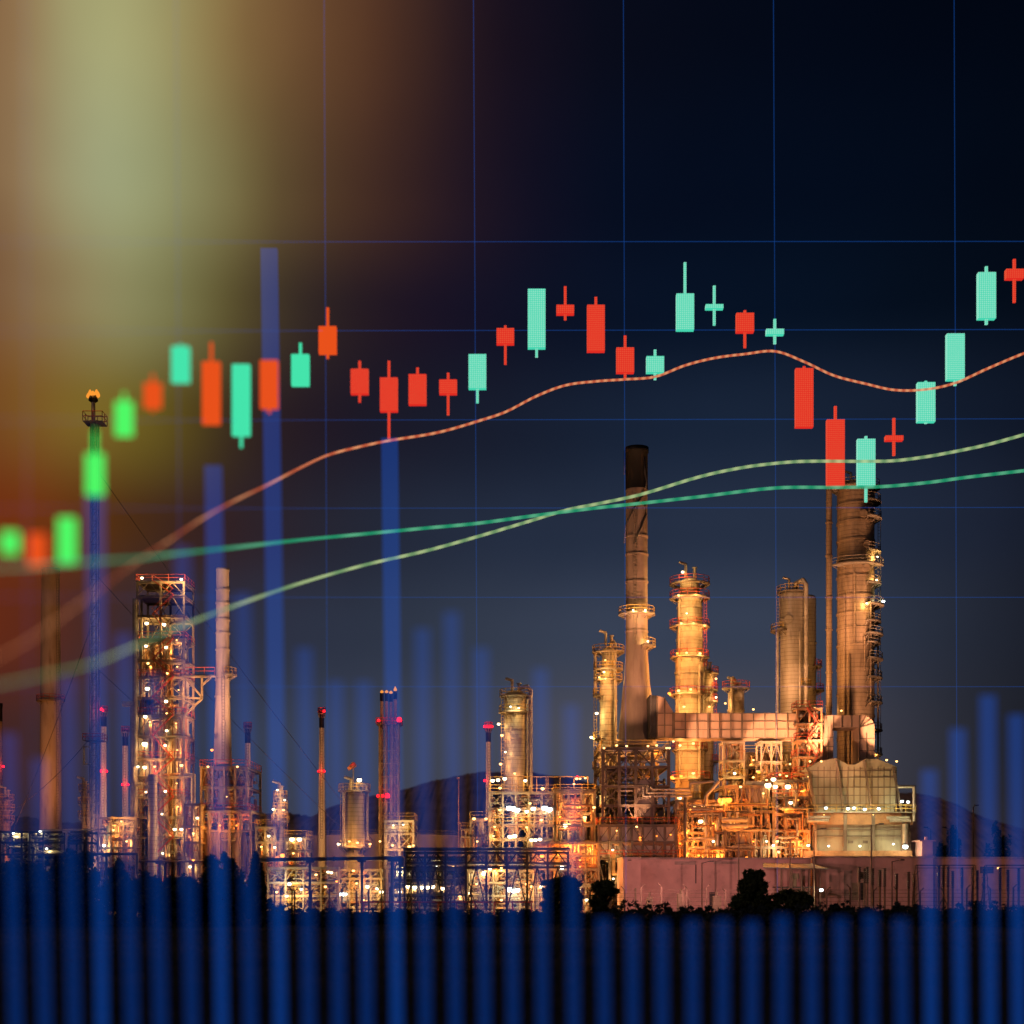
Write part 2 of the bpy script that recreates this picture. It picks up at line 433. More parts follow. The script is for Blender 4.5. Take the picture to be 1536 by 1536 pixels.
def chimney(name, label, prof, D, cap=None, mat='stackp', plats=(), warns=(), lad=None, group=None, rings=(), ybot=None, cat='chimney', cables=None, wash=0):
    """prof: [(py, centre px, half width px)] from the foot up; cap: py where the dark band starts"""
    cxp = prof[0][1]; cx = X(cxp, D); zb = Z(prof[0][0], D)
    root = thing(name, label, cat, (cx, D, zb if ybot else 0), group)
    b = MB(); pr = [(S(w, D), Z(py, D)) for py, c, w in prof]
    if not ybot: pr[0] = (pr[0][0], 0)
    rt, zt = pr[-1]
    def rad(z):
        for (ra, za), (rb, zb2) in zip(pr[:-1], pr[1:]):
            if za <= z <= zb2: return ra + (rb-ra)*(z-za)/max(1e-6, zb2-za)
        return rt
    if cap:
        zc = Z(cap, D); body = [p for p in pr if p[1] < zc] + [(rad(zc), zc)]
        b.lathe(cx, D, body, 36); b.build('shaft', M[mat], root)
        k = MB(); e = 1.04
        k.lathe(cx, D, [(rad(zc)*e, zc), (rt*e, zt-1.0), (rt*e*1.08, zt-.9), (rt*e*1.08, zt), (rt*.85, zt), (rt*.85, zt-2)], 36, cap=True)
        k.build('cap', M['dark'], root)
    else:
        b.lathe(cx, D, pr + [(rt*1.06, zt+.02), (rt*1.06, zt+.5), (rt*.8, zt+.5), (rt*.8, zt-1.5)], 36); b.build('shaft', M[mat], root)
    if rings:
        g = MB()
        for py in rings:
            z = Z(py, D); rr = rad(z); g.lathe(cx, D, [(rr*.99, z-.15), (rr+.12, z-.15), (rr+.12, z+.15), (rr*.99, z+.15)], 36, smooth=False)
        g.build('stiffener_ring', M[mat], root)
    for py, ext, side in plats:
        z = Z(py, D); ring_platform(root, cx, D, z, rad(z), rad(z) + S(ext, D), side, 'rail' if D < 290 else 'redrail')
    if lad:
        l = MB(); px, y0, y1 = lad
        ladder(l, X(px, D), D - rad(Z(y0, D)) - .3, Z(y0, D), Z(y1, D)); l.build('ladder', M['deck'], root)
    if wash: fill_flood(root, px_w(prof[0][1], prof[0][1]), 1338, D-34, prof[-1][1], prof[-1][0]*.6 + prof[0][0]*.4, D, wash, 'amber' if D > 312 else 'dusk', 62, .15, False)  # unseen spot without fixture, added to brighten the shaft
    for px, py in warns:
        dx = X(px, D) - cx; rr = rad(Z(py, D)) + .35
        yy = D - (math.sqrt(max(0, rr*rr-dx*dx)) if abs(dx) < rr else 0)
        warn(root, px, py, yy)
    if cables:
        c = MB()
        for pts in cables:
            q = []
            for px, py in pts:
                z = Z(py, D); rr = rad(z) + .22; dx = max(-rr, min(rr, X(px, D) - cx)); q.append((cx + dx, D - math.sqrt(max(0, rr*rr-dx*dx)), z))
            c.sweep(q, 0.17, 6)
        c.build('cable', M['steeld'], root)
    return root

def frame(name, label, px0, px1, D, levels, depth=8.0, nx=4, brace='X', mat='steel', col_w=0.34, deck=True, rails=(0,), pipes=0, seed=1, lamps=(), cat='steel structure', ybot=None, group=None, panels=(), pipemats=('pipe', 'rust'), stairs=False, railm='rail', root=None, bw=0.13, pipe_top=0):
    """open steel structure; levels are picture heights from the top down, measured at its front face D"""
    rg = random.Random(seed)
    x0, x1 = X(px0, D), X(px1, D); y0, y1 = D, D + depth
    zb = 0 if ybot is None else Z(ybot, D)
    if root is None: root = thing(name, label, cat, ((x0+x1)/2, (y0+y1)/2, zb), group)
    zs = [Z(p, D) for p in levels]
    xs = [x0 + (x1-x0)*i/(nx-1) for i in range(nx)]
    m = MB()
    for x in xs:
        for y in (y0, y1): m.box((x-col_w/2, y-col_w/2, zb), (x+col_w/2, y+col_w/2, zs[0]))
    for z in zs:
        for y in (y0, y1): m.box((x0-.1, y-.11, z-.42), (x1+.1, y+.11, z-.05))
        for x in xs: m.box((x-.09, y0+.18, z-.38), (x+.09, y1-.18, z-.08))
    m.build('frame', M[mat], root)
    allz = zs + [zb]
    for y in (y0 - .03, y1 + .03):
        br = MB()
        for zt, zl in zip(allz[:-1], allz[1:]):
            for i in range(nx-1):
                a, b = xs[i], xs[i+1]
                p = rg.random()
                if brace == 'X' and p < .42:
                    br.beam((a, y, zl), (b, y, zt-.2), bw); br.beam((b, y+.12, zl), (a, y+.12, zt-.2), bw)
                elif brace in 'XV' and p < .72:
                    c = (a+b)/2; br.beam((a, y, zl), (c, y, zt-.2), bw); br.beam((b, y, zl), (c, y, zt-.2), bw)
                elif brace == 'D':
                    if p < .5: br.beam((a, y, zl), (b, y, zt-.2), bw)
                    else: br.beam((b, y, zl), (a, y, zt-.2), bw)
        br.build('bracing', M[mat], root)
    if deck:
        for z in zs:
            d = MB(); d.box((x0-.3, y0-.3, z-.045), (x1+.3, y1+.3, z+.04)); o = d.build('deck', M['deck'], root)
            if zs.index(z) in rails or rails == 'all':
                g = MB(); g.rail([(x0-.2, y0-.2, z+.05), (x1+.2, y0-.2, z+.05), (x1+.2, y1+.2, z+.05), (x0-.2, y1+.2, z+.05)], 1.15, 0.055, True, 2.2)
                g.build('railing', M[railm], o)
    if stairs:
        st = MB(); fl = allz[:]
        for i, (zt, zl) in enumerate(zip(fl[:-1], fl[1:])):
            w = min(5.5, (x1-x0)*.45); sx = x0 + (x1-x0)*.35
            a, b = (sx, sx+w) if i % 2 else (sx+w, sx)
            for yy in (y0-1.2, y0-.45): st.beam((a, yy, zl), (b, yy, zt), 0.12)
            n = max(3, int((zt-zl)/.35))
            for k in range(n):
                t = (k+.5)/n; xx = a+(b-a)*t; zz = zl+(zt-zl)*t; st.box((xx-.13, y0-1.2, zz-.02), (xx+.13, y0-.45, zz+.02))
            st.tube((a, y0-1.2, zl+1), (b, y0-1.2, zt+1), .05, 4)
        st.build('staircase', M[railm], root)
    if pipes:
        for k, pm in enumerate(pipemats):
            q = MB(); npp = int(pipes * 3.4) // len(pipemats)
            for i in range(npp): rand_pipe(q, rg, x0+.3, x1-.3, y0+.35, y0+depth*.75, zb+.4, zs[pipe_top]-.5, allz)
            q.build('pipework', M[pm], root)
    for (a, b, t, u, pm) in panels:                       # wall panels on the front, in picture px
        w = MB(); xa, xb, za, zb2 = X(a, D), X(b, D), Z(u, D), Z(t, D)
        w.box((xa, y0+.25, za), (xb, y0+.45, zb2))
        n = max(2, int((xb-xa)/1.4))
        for i in range(n+1):
            x = xa + (xb-xa)*i/n; w.box((x-.06, y0+.12, za), (x+.06, y0+.248, zb2))
        k = max(1, int((zb2-za)/2.2))
        for i in range(k+1):
            z = za + (zb2-za)*i/k; w.box((xa, y0+.16, z-.05), (xb, y0+.245, z+.05))
        w.build('wall_panel', M[pm], root)
    for L in lamps:
        px, py, kind, pw = L[:4]; dd = L[5] if len(L) > 5 else -0.6
        lamp(root, px, py, D + dd, kind, pw * rg.uniform(.6, 1.3), L[4] if len(L) > 4 else 0.3, True, rg.choice((-1.0, .9, 1.8, 2.8)))
    return root

def rand_pipe(q, rg, x0, x1, y0, y1, z0, z1, floors=None):
    r = rg.choice((0.08, 0.1, 0.13, 0.13, 0.18, 0.24, 0.3, 0.42))
    p = Vector((rg.uniform(x0, x1), rg.uniform(y0, y1), rg.uniform(z0, z1)))
    pts = [p.copy()]; last = -1
    for k in range(rg.choice((2, 3, 4))):
        ax = rg.choice([a for a in (0, 0, 2, 2, 1) if a != last]); last = ax
        lo, hi = ((x0, x1), (y0, y1), (z0, z1))[ax]
        span = (hi-lo) * rg.uniform(.15, .7)
        v = p[ax] + rg.choice((-1, 1))*span
        p = p.copy(); p[ax] = min(hi, max(lo, v)); pts.append(p)
    q.path(pts, r, 7 if r > .15 else 5, r > .1)
    for a, b in zip(pts[:-1], pts[1:]):
        if (b-a).length > 2 and rg.random() < .5:          # a flange pair
            d = (b-a).normalized(); c = a.lerp(b, rg.uniform(.3, .7)); q.tube(c-d*.1, c+d*.1, r*1.7, 8)

def vessel(name, label, px0, px1, pyc, rpx, D, mat='clad', floor=None, cat='vessel', group=None, lamps=()):
    """horizontal drum on saddles; floor = picture height of what it stands on"""
    x0, x1 = X(px0, D), X(px1, D); r = S(rpx, D); z = Z(pyc, D); zf = 0 if floor is None else Z(floor, D)
    root = thing(name, label, cat, ((x0+x1)/2, D, zf), group)
    b = MB(); n = 24; prof = []
    hd = r*.55
    for a in (1.45, 1.1, .75, .4, 0): prof.append((r*math.cos(a), x0 + hd - hd*math.sin(a)))
    for a in (0, .4, .75, 1.1, 1.45): prof.append((r*math.cos(a), x1 - hd + hd*math.sin(a)))
    vs = [(x, D + rr*math.cos(2*PI*i/n), z + rr*math.sin(2*PI*i/n)) for rr, x in prof for i in range(n)]
    fs = [(k*n+i, k*n+(i+1) % n, (k+1)*n+(i+1) % n, (k+1)*n+i) for k in range(len(prof)-1) for i in range(n)]
    b.add(vs, fs, True); b.build('drum', M[mat], root)
    for f in (.22, .78):
        s = MB(); xx = x0+(x1-x0)*f; s.box((xx-.2, D-r*.8, zf), (xx+.2, D+r*.8, z-r*.55)); s.build('saddle', M['steel'], root)
    nz = MB()
    for f in (.3, .6):
        xx = x0+(x1-x0)*f; nz.tube((xx, D, z+r*.9), (xx, D, z+r+.7), .2, 8); nz.tube((xx, D, z+r+.7), (xx, D, z+r+.82), .36, 10)
    nz.build('nozzle', M['pipe'], root)
    for px, py, k, pw in lamps: lamp(root, px, py, D-r-.8, k, pw)
    return root

def pipe_run(name, label, pts, w, mat='pipe', cat='pipe', group=None, flange=True, supports=()):
    """pts in (px, py, D); supports: indexes of px where a post goes down to the ground"""
    q = [P(*p) for p in pts]; r = S(w/2, pts[0][2])
    root = thing(name, label, cat, (q[0].x, q[0].y, 0), group)
    b = MB(); b.path(q, r, 12)
    b.build('pipe', M[mat], root)
    if flange:
        f = MB()
        for a, c in zip(q[:-1], q[1:]):
            d = c-a; n = int(d.length/7)
            for i in range(n):
                m = a.lerp(c, (i+.6)/n); e = d.normalized(); f.tube(m-e*.14, m+e*.14, r*1.35, 12)
        f.build('flange', M[mat], root)
    for px in supports:
        for a, c in zip(q[:-1], q[1:]):
            xx = X(px, pts[0][2])
            if min(a.x, c.x) <= xx <= max(a.x, c.x) and abs(a.x-c.x) > .5:
                t = (xx-a.x)/(c.x-a.x); z = a.z+(c.z-a.z)*t; y = a.y+(c.y-a.y)*t
                s = MB(); s.box((xx-.2, y-.2, 0), (xx+.2, y+.2, z-r)); s.box((xx-.7, y-.25, z-r-.25), (xx+.7, y+.25, z-r+.02)); s.build('post', M[mat], root)
    return root


# ------------------------------------------------------------------ sky (world), dusk sun
AZ0, AZ1 = -0.5, 0.5
def az(px): return math.atan((px - CX) / F)
def el(py): return math.atan((HY - py) / F)
SKY = [  # picture height, then (picture x, sRGB)
 (40,  [(-400,(50,34,22)),(-60,(126,90,60)),(20,(144,112,76)),(60,(152,132,92)),(100,(161,154,108)),(150,(168,166,116)),(200,(166,162,112)),(250,(157,149,100)),(310,(146,126,78)),(370,(128,98,60)),(450,(108,76,48)),(540,(88,56,38)),(600,(70,44,34)),(680,(38,24,30)),(770,(20,14,28)),(900,(7,11,25)),(1200,(2,8,22)),(1536,(1,5,16)),(2000,(1,4,12))]),
 (300, [(-400,(50,34,22)),(-60,(122,88,58)),(20,(142,114,80)),(60,(150,134,98)),(100,(157,152,112)),(150,(160,164,124)),(200,(156,160,118)),(260,(146,146,102)),(350,(120,108,66)),(420,(92,72,46)),(520,(74,48,36)),(620,(48,30,32)),(700,(30,20,32)),(800,(14,14,32)),(920,(5,13,31)),(1200,(3,12,29)),(1536,(2,8,20)),(2000,(1,5,14))]),
 (470, [(-400,(48,28,18)),(-60,(112,74,48)),(20,(128,96,66)),(100,(140,122,84)),(180,(146,144,100)),(260,(124,122,78)),(340,(92,80,42)),(420,(58,46,38)),(520,(40,28,34)),(620,(26,18,34)),(720,(18,16,34)),(850,(9,17,36)),(1050,(6,18,37)),(1300,(5,16,32)),(1536,(3,10,22)),(2000,(2,6,15))]),
 (640, [(-400,(50,24,10)),(-60,(112,66,32)),(20,(122,80,36)),(100,(124,98,40)),(180,(118,102,38)),(260,(94,78,28)),(340,(54,40,28)),(430,(38,26,34)),(550,(26,24,38)),(700,(24,28,44)),(900,(23,34,54)),(1100,(24,36,56)),(1350,(20,30,48)),(1536,(14,22,38)),(2000,(6,10,18))]),
 (800, [(-400,(44,14,6)),(-60,(108,44,16)),(30,(116,52,20)),(110,(98,52,18)),(190,(76,46,20)),(280,(56,34,30)),(370,(44,32,38)),(480,(36,36,48)),(600,(34,40,56)),(800,(36,46,66)),(1000,(38,48,68)),(1250,(36,46,66)),(1400,(30,38,56)),(1536,(24,30,46)),(2000,(10,14,22))]),
 (950, [(-400,(38,14,8)),(-60,(104,42,20)),(30,(98,42,24)),(110,(76,42,34)),(190,(56,40,44)),(300,(46,44,58)),(450,(44,50,68)),(650,(48,56,72)),(850,(54,62,80)),(1050,(56,66,86)),(1250,(52,60,78)),(1400,(38,44,58)),(1536,(28,32,44)),(2000,(12,14,20))]),
 (1120,[(-400,(26,14,14)),(-60,(70,34,28)),(40,(64,38,36)),(130,(54,46,56)),(250,(50,56,76)),(450,(54,62,82)),(700,(64,68,82)),(900,(78,78,90)),(1100,(78,76,86)),(1250,(66,66,78)),(1400,(42,44,54)),(1536,(30,32,40)),(2000,(14,15,20))]),
 (1290,[(-400,(18,12,14)),(-60,(40,26,30)),(100,(44,38,48)),(300,(50,54,72)),(600,(62,64,78)),(900,(82,76,84)),(1200,(66,62,70)),(1536,(34,33,40)),(2000,(16,16,20))]),
]
world = bpy.data.worlds.new('World'); sc.world = world; world.use_nodes = True
wt = NT(world.node_tree); world.node_tree.nodes.clear()
tc = wt.n('ShaderNodeTexCoord'); sp = wt.n('ShaderNodeSeparateXYZ'); wt.l(tc.outputs['Generated'], sp.inputs[0])
xx, yy, zz = sp.outputs
azn = wt.math('ARCTAN2', xx, yy)
hyp = wt.math('SQRT', wt.math('ADD', wt.math('MULTIPLY', xx, xx), wt.math('MULTIPLY', yy, yy)))
eln = wt.math('ARCTAN2', zz, hyp)
fac = wt.math('DIVIDE', wt.math('SUBTRACT', azn, AZ0), AZ1 - AZ0, clamp=True)
cur = None; prev = None
for py, stops in SKY:
    rp = wt.n('ShaderNodeValToRGB'); rp.color_ramp.interpolation = 'B_SPLINE'; e = rp.color_ramp.elements
    while len(e) < len(stops): e.new(0.5)
    for i, (px, c) in enumerate(stops):
        e[i].position = min(1, max(0, (az(px) - AZ0) / (AZ1 - AZ0)))
    for i, (px, c) in enumerate(stops): e[i].color = (*s2l(c), 1)
    wt.l(fac, rp.inputs[0])
    if cur is None: cur = rp.outputs[0]
    else:
        mr = wt.n('ShaderNodeMapRange', interpolation_type='SMOOTHSTEP'); wt.l(eln, mr.inputs[0])
        mr.inputs[1].default_value = el(prev); mr.inputs[2].default_value = el(py)
        mr.inputs[3].default_value = 0; mr.inputs[4].default_value = 1
        # from-max below from-min is avoided: run the range upward in elevation
        mr.inputs[1].default_value = el(py); mr.inputs[2].default_value = el(prev)
        mr.inputs[3].default_value = 1; mr.inputs[4].default_value = 0
        mx = wt.n('ShaderNodeMix', data_type='RGBA'); wt.l(mr.outputs[0], mx.inputs[0])
        wt.l(cur, mx.inputs[6]); wt.l(rp.outputs[0], mx.inputs[7]); cur = mx.outputs[2]
    prev = py
nzw = wt.n('ShaderNodeTexNoise'); wt.l(tc.outputs['Generated'], nzw.inputs[0])
nzw.inputs['Scale'].default_value = 7; nzw.inputs['Detail'].default_value = 3
mrw = wt.n('ShaderNodeMapRange'); wt.l(nzw.outputs[0], mrw.inputs[0])
mrw.inputs[1].default_value = .3; mrw.inputs[2].default_value = .7; mrw.inputs[3].default_value = .92; mrw.inputs[4].default_value = 1.08
mlt = wt.n('ShaderNodeMix', data_type='RGBA', blend_type='MULTIPLY'); mlt.inputs[0].default_value = 1
wt.l(cur, mlt.inputs[6]); wt.l(mrw.outputs[0], mlt.inputs[7])
bg = wt.n('ShaderNodeBackground'); wt.l(mlt.outputs[2], bg.inputs[0]); bg.inputs[1].default_value = 1.0
# the last of the daylight, far below the horizon
skyt = wt.n('ShaderNodeTexSky', sky_type='NISHITA'); skyt.sun_disc = False
skyt.sun_elevation = R(-3.0); skyt.sun_rotation = R(215)
bg2 = wt.n('ShaderNodeBackground'); wt.l(skyt.outputs[0], bg2.inputs[0]); bg2.inputs[1].default_value = 0.004
ad = wt.n('ShaderNodeAddShader'); wt.l(bg.outputs[0], ad.inputs[0]); wt.l(bg2.outputs[0], ad.inputs[1])
wo = wt.n('ShaderNodeOutputWorld'); wt.l(ad.outputs[0], wo.inputs[0])

sd = bpy.data.lights.new('sun', 'SUN'); sd.energy = 0.15; sd.angle = R(8); sd.color = (1.0, 0.66, 0.6)
so = bpy.data.objects.new('sun', sd); COL.objects.link(so); so.rotation_euler = (R(62), 0, R(-35))

# ------------------------------------------------------------------ ground, field, hills
def ground_mat(name, c1, c2, c3):
    m, t = newmat(name); out = t.n('ShaderNodeOutputMaterial'); b = t.n('ShaderNodeBsdfPrincipled'); t.l(b.outputs[0], out.inputs[0])
    b.inputs['Roughness'].default_value = .95; b.inputs['Specular IOR Level'].default_value = 0.0
    g = t.n('ShaderNodeNewGeometry')
    n1 = t.n('ShaderNodeTexNoise'); t.l(g.outputs['Position'], n1.inputs[0]); n1.inputs['Scale'].default_value = .05; n1.inputs['Detail'].default_value = 8
    n2 = t.n('ShaderNodeTexNoise'); t.l(g.outputs['Position'], n2.inputs[0]); n2.inputs['Scale'].default_value = 1.5; n2.inputs['Detail'].default_value = 8
    rp = t.n('ShaderNodeValToRGB'); t.l(n1.outputs[0], rp.inputs[0])
    e = rp.color_ramp.elements; e[0].position = .35; e[0].color = (*c1, 1); e[1].position = .65; e[1].color = (*c2, 1)
    mx = t.n('ShaderNodeMix', data_type='RGBA', blend_type='MULTIPLY'); mx.inputs[0].default_value = .7
    t.l(rp.outputs[0], mx.inputs[6]); t.l(n2.outputs[0], mx.inputs[7]); t.l(mx.outputs[2], b.inputs['Base Color'])
    bp = t.n('ShaderNodeBump'); bp.inputs['Strength'].default_value = .8; bp.inputs['Distance'].default_value = .3
    t.l(n2.outputs[0], bp.inputs['Height']); t.l(bp.outputs[0], b.inputs['Normal'])
    return m
M['field'] = ground_mat('dark_field', (.05, .06, .085), (.09, .10, .13), None)
M['yard'] = ground_mat('gravel_yard', (.16, .12, .10), (.26, .2, .17), None)
M['hill'] = ground_mat('hazed_wooded_hill', (.46, .33, .33), (.66, .49, .47), None)  # pale albedo stands in for haze over the distant woods
b = MB(); b.add([(-6000, -300, 0), (6000, -300, 0), (6000, 8000, 0), (-6000, 8000, 0)], [(0, 1, 2, 3)])
tag(b.build('ground', M['field']), None, None, kind='structure')
b = MB(); b.add([(-140, 212, .004), (140, 212, .004), (160, 420, .004), (-160, 420, .004)], [(0, 1, 2, 3)])
tag(b.build('gravel_yard', M['yard']), None, None, kind='structure')

def hill(name, ridge, D, mat, deep=900, seed=3):
    rg = random.Random(seed); xs = []; b = MB()
    px = ridge[0][0]; n = 0; pts = []
    while px <= ridge[-1][0]:
        for (xa, ya), (xb, yb) in zip(ridge[:-1], ridge[1:]):
            if xa <= px <= xb:
                t = (px-xa)/(xb-xa); t = t*t*(3-2*t)*.4 + t*.6; y = ya+(yb-ya)*t; break
        pts.append((px, y)); px += 2.0
    K = 12; vs = []; m = len(pts)
    for k in range(K+1):
        s = k/K
        for px, y in pts:
            z = max(0.0, Z(y, D) - CAMH*0) * (1-(1-s)**1.7)
            jit = rg.uniform(-1, 1) * (2.0 if k == K else .5)
            vs.append((X(px, D) + rg.uniform(-1, 1), D - deep*(1-s)*.5 + rg.uniform(-6, 6), max(-1, z + jit) if k else -1))
    for k in range(1, 4):                                  # far slope
        s = 1 - k/3
        for px, y in pts: vs.append((X(px, D), D + deep*.5*k/3, max(-1, Z(y, D)*s - 1)))
    K += 3
    fs = [(k*m+i, k*m+i+1, (k+1)*m+i+1, (k+1)*m+i) for k in range(K) for i in range(m-1)]
    b.add(vs, fs, True)
    tag(b.build(name, mat), None, None, kind='structure')
hill('hill', [(300,1290),(385,1226),(430,1220),(480,1228),(520,1207),(560,1196),(610,1186),(660,1171),(720,1160),(780,1158),(850,1168),(920,1186),(1000,1220),(1080,1262),(1150,1310)], 1500, M['hill'])
hill('hill', [(1180,1310),(1250,1230),(1320,1190),(1365,1192),(1400,1212),(1440,1228),(1490,1242),(1540,1256),(1600,1280),(1700,1312)], 1350, M['hill'], 700, 5)
hill('hill', [(-500,1318),(-300,1262),(-100,1240),(30,1226),(110,1236),(220,1222),(330,1232),(440,1250),(520,1270),(620,1312)], 1900, M['hill'], 700, 8)

# ------------------------------------------------------------------ the luminous chart that stands in the field
LB = {
 'green': light_body('green_led_body', (.05, .62, .40), .93, .6, (.75, .95, .82)),
 'lime':  light_body('lime_led_body', (.07, .85, .12), .9),
 'mint':  light_body('mint_led_body', (.055, .72, .38), .92),
 'red':   light_body('red_led_body', (.70, .022, .014), .93, .45, (.92, .24, .09)),
 'orange': light_body('orange_led_body', (.74, .075, .010), .9),
 'bar':   light_body('blue_light_bar', (.0004, .0078, .049), .03),
 'barhi': light_body('bright_blue_light_bar', (.0008, .0125, .074), .06),
 'grid':  light_body('blue_grid_thread', (.0015, .012, .06), .1),
 'avg1':  light_body('orange_thread', (.42, .10, .055), .7),
 'avg2':  light_body('pale_green_thread', (.20, .30, .13), .7),
 'avg3':  light_body('green_thread', (.012, .22, .10), .7),
}
def rope_mat(name, c1, c2, per):
    m, t = newmat(name)
    out = t.n('ShaderNodeOutputMaterial'); e = t.n('ShaderNodeEmission'); tr = t.n('ShaderNodeBsdfTransparent'); tr.inputs[0].default_value = (.45, .45, .45, 1)
    g = t.n('ShaderNodeNewGeometry'); s = t.n('ShaderNodeSeparateXYZ'); t.l(g.outputs['Position'], s.inputs[0])
    w = t.math('SINE', t.math('MULTIPLY', s.outputs[0], 2*PI/per))
    w = t.math('MULTIPLY', t.math('ADD', w, 1), .5)
    mx = t.n('ShaderNodeMix', data_type='RGBA'); t.l(w, mx.inputs[0]); mx.inputs[6].default_value = (*c1, 1); mx.inputs[7].default_value = (*c2, 1)
    t.l(mx.outputs[2], e.inputs[0])
    a = t.n('ShaderNodeAddShader'); t.l(e.outputs[0], a.inputs[0]); t.l(tr.outputs[0], a.inputs[1]); t.l(a.outputs[0], out.inputs[0])
    return m
LB['avg1'] = rope_mat('orange_rope_light', (.34, .06, .024), (.52, .20, .09), 1.0)
LB['avg2'] = rope_mat('pale_green_rope_light', (.10, .19, .08), (.26, .33, .15), 1.7)
LB['avg3'] = rope_mat('green_rope_light', (.008, .17, .08), (.06, .26, .14), 2.2)

BL = [(-300, 17), (0, 12), (100, 10.4), (185, 8.2), (270, 5.5), (362, 3.5), (404, 2.7), (450, 1.9), (491, 1.4), (600, .9), (800, .35), (2000, .3)]
def blur(px):
    for (a, u), (b2, v) in zip(BL[:-1], BL[1:]):
        if a <= px <= b2: return u + (v-u)*(px-a)/(b2-a)
    return BL[-1][1] if px > 0 else BL[0][1]
def dc(px): return 1 / (1/FOCUS + (blur(px) + .15)/AF)      # distance of the curved screen the candles hang on

CAND = [  # x, body top, body bottom, wick top, wick bottom, material, label
 (13, 797, 829, None, None, 'lime', 'small blurred lime green candlestick marker at the far left end of the row'),
 (54, 800, 850, None, None, 'orange', 'blurred orange red candlestick between two lime green ones at the far left'),
 (99, 776, 845, None, None, 'lime', 'blurred lime green candlestick above the pale tall chimney, just right of an orange one'),
 (141, 680, 741, 645, None, 'lime', 'blurred lime green candlestick right below the burning flare tip'),
 (185, 602, 652, 588, None, 'lime', 'blurred green candlestick with short upper wick, right of the burning flare tip'),
 (228, 574, 610, 560, 616, 'orange', 'short blurred orange candlestick between two green ones, right of the flare'),
 (270, 519, 572, 515, None, 'mint', 'mint green wickless candlestick standing highest in the blurred left stretch'),
 (316, 542, 635, 512, None, 'orange', 'long orange candlestick with upper wick above a tall blue bar'),
 (361, 546, 652, None, 670, 'mint', 'long mint green candlestick with short lower wick, left of the tallest blue bar'),
 (403, 540, 611, None, 618, 'orange', 'orange red candlestick in front of the tallest blue bar'),
 (450, 531, 577, 513, None, 'mint', 'mint green candlestick with upper wick, right of the tallest blue bar'),
 (491, 489, 529, 460, 536, 'orange', 'orange red candlestick with long upper wick on the left blue grid line'),
 (539, 553, 590, 540, 602, 'red', 'red candlestick with two short wicks, first of four reds in a row'),
 (583, 566, 616, 540, 656, 'red', 'red candlestick with two long wicks above the second tallest blue bar'),
 (626, 561, 606, 550, None, 'red', 'red candlestick with only a short upper wick, third of four reds in a row'),
 (672, 569, 590, 558, 621, 'red', 'squat red candlestick with long lower wick, left of a mint green one'),
 (716, 531, 582, None, 603, 'green', 'mint green candlestick with lower wick, right of four red ones'),
 (758, 492, 515, 487, 545, 'red', 'small red candlestick with long lower wick, left of the longest green one'),
 (805, 433, 521, None, 534, 'green', 'longest mint green candlestick, with a short lower wick only'),
 (848, 457, 470, 428, 478, 'red', 'flat red candlestick with long upper wick, right of the longest green one'),
 (894, 457, 526, 444, None, 'red', 'long red candlestick with short upper wick at the top centre'),
 (938, 521, 558, 502, 566, 'red', 'red candlestick with two wicks on the blue grid line over the big chimney'),
 (983, 534, 558, 523, 568, 'green', 'small mint green candlestick touching the orange curve'),
 (1028, 440, 494, 392, None, 'green', 'mint green candlestick with a very long upper wick'),
 (1072, 456, 462, 427, 486, 'green', 'thin mint green cross shaped candlestick with two equal long wicks'),
 (1118, 469, 497, 464, 520, 'red', 'red candlestick with lower wick between two green crosses'),
 (1163, 493, 501, 477, 514, 'green', 'small mint green cross marker just above the crest of the orange curve'),
 (1207, 552, 640, 548, None, 'red', 'long red wickless candlestick under the falling orange curve'),
 (1254, 629, 728, 608, None, 'red', 'longest red candlestick, reaching down to the tallest column top'),
 (1300, 658, 728, 653, 752, 'green', 'green candlestick with lower wick right over the tallest column top'),
 (1342, 653, 660, 626, 682, 'red', 'thin red cross shaped candlestick right of the tallest column'),
 (1390, 573, 632, 570, 634, 'green', 'green candlestick crossed by the rising orange curve at right'),
 (1434, 500, 569, None, 577, 'green', 'green candlestick on the right grid line, just above the orange curve'),
 (1481, 408, 477, 398, 485, 'green', 'topmost green candlestick near the right edge, with two short wicks'),
 (1523, 403, 417, 387, 452, 'red', 'red cross shaped candlestick at the right edge with a long lower wick'),
]
for (px, t, bt, wt_, wb, mk, lab) in CAND:
    d = dc(px) if px != 403 else 76.0; hw = 13.2 - (0 if px > 250 else .6)
    th = S(10, d)
    root = thing('candlestick_marker', lab, 'candlestick', P(px, bt, d), 'glowing candlestick markers of the chart')
    q = MB(); a = P(px-hw, bt, d); c = P(px+hw, t, d); q.box((a.x, d, a.z), (c.x, d+th, c.z))
    o = q.build('body', LB[mk], root); o.color = (S(2*hw/9.0, d), 0, 0, 1)
    wm = LB[mk]
    for ya, yb in ((wt_, t), (bt, wb)):
        if ya is None or yb is None: continue
        q = MB(); a = P(px-1.9, yb, d); c = P(px+1.9, ya, d); q.box((a.x, d+th*.3, a.z), (c.x, d+th*.7, c.z))
        o = q.build('wick', wm, root); o.color = (S(2*hw/9.0, d), 0, 0, 1)

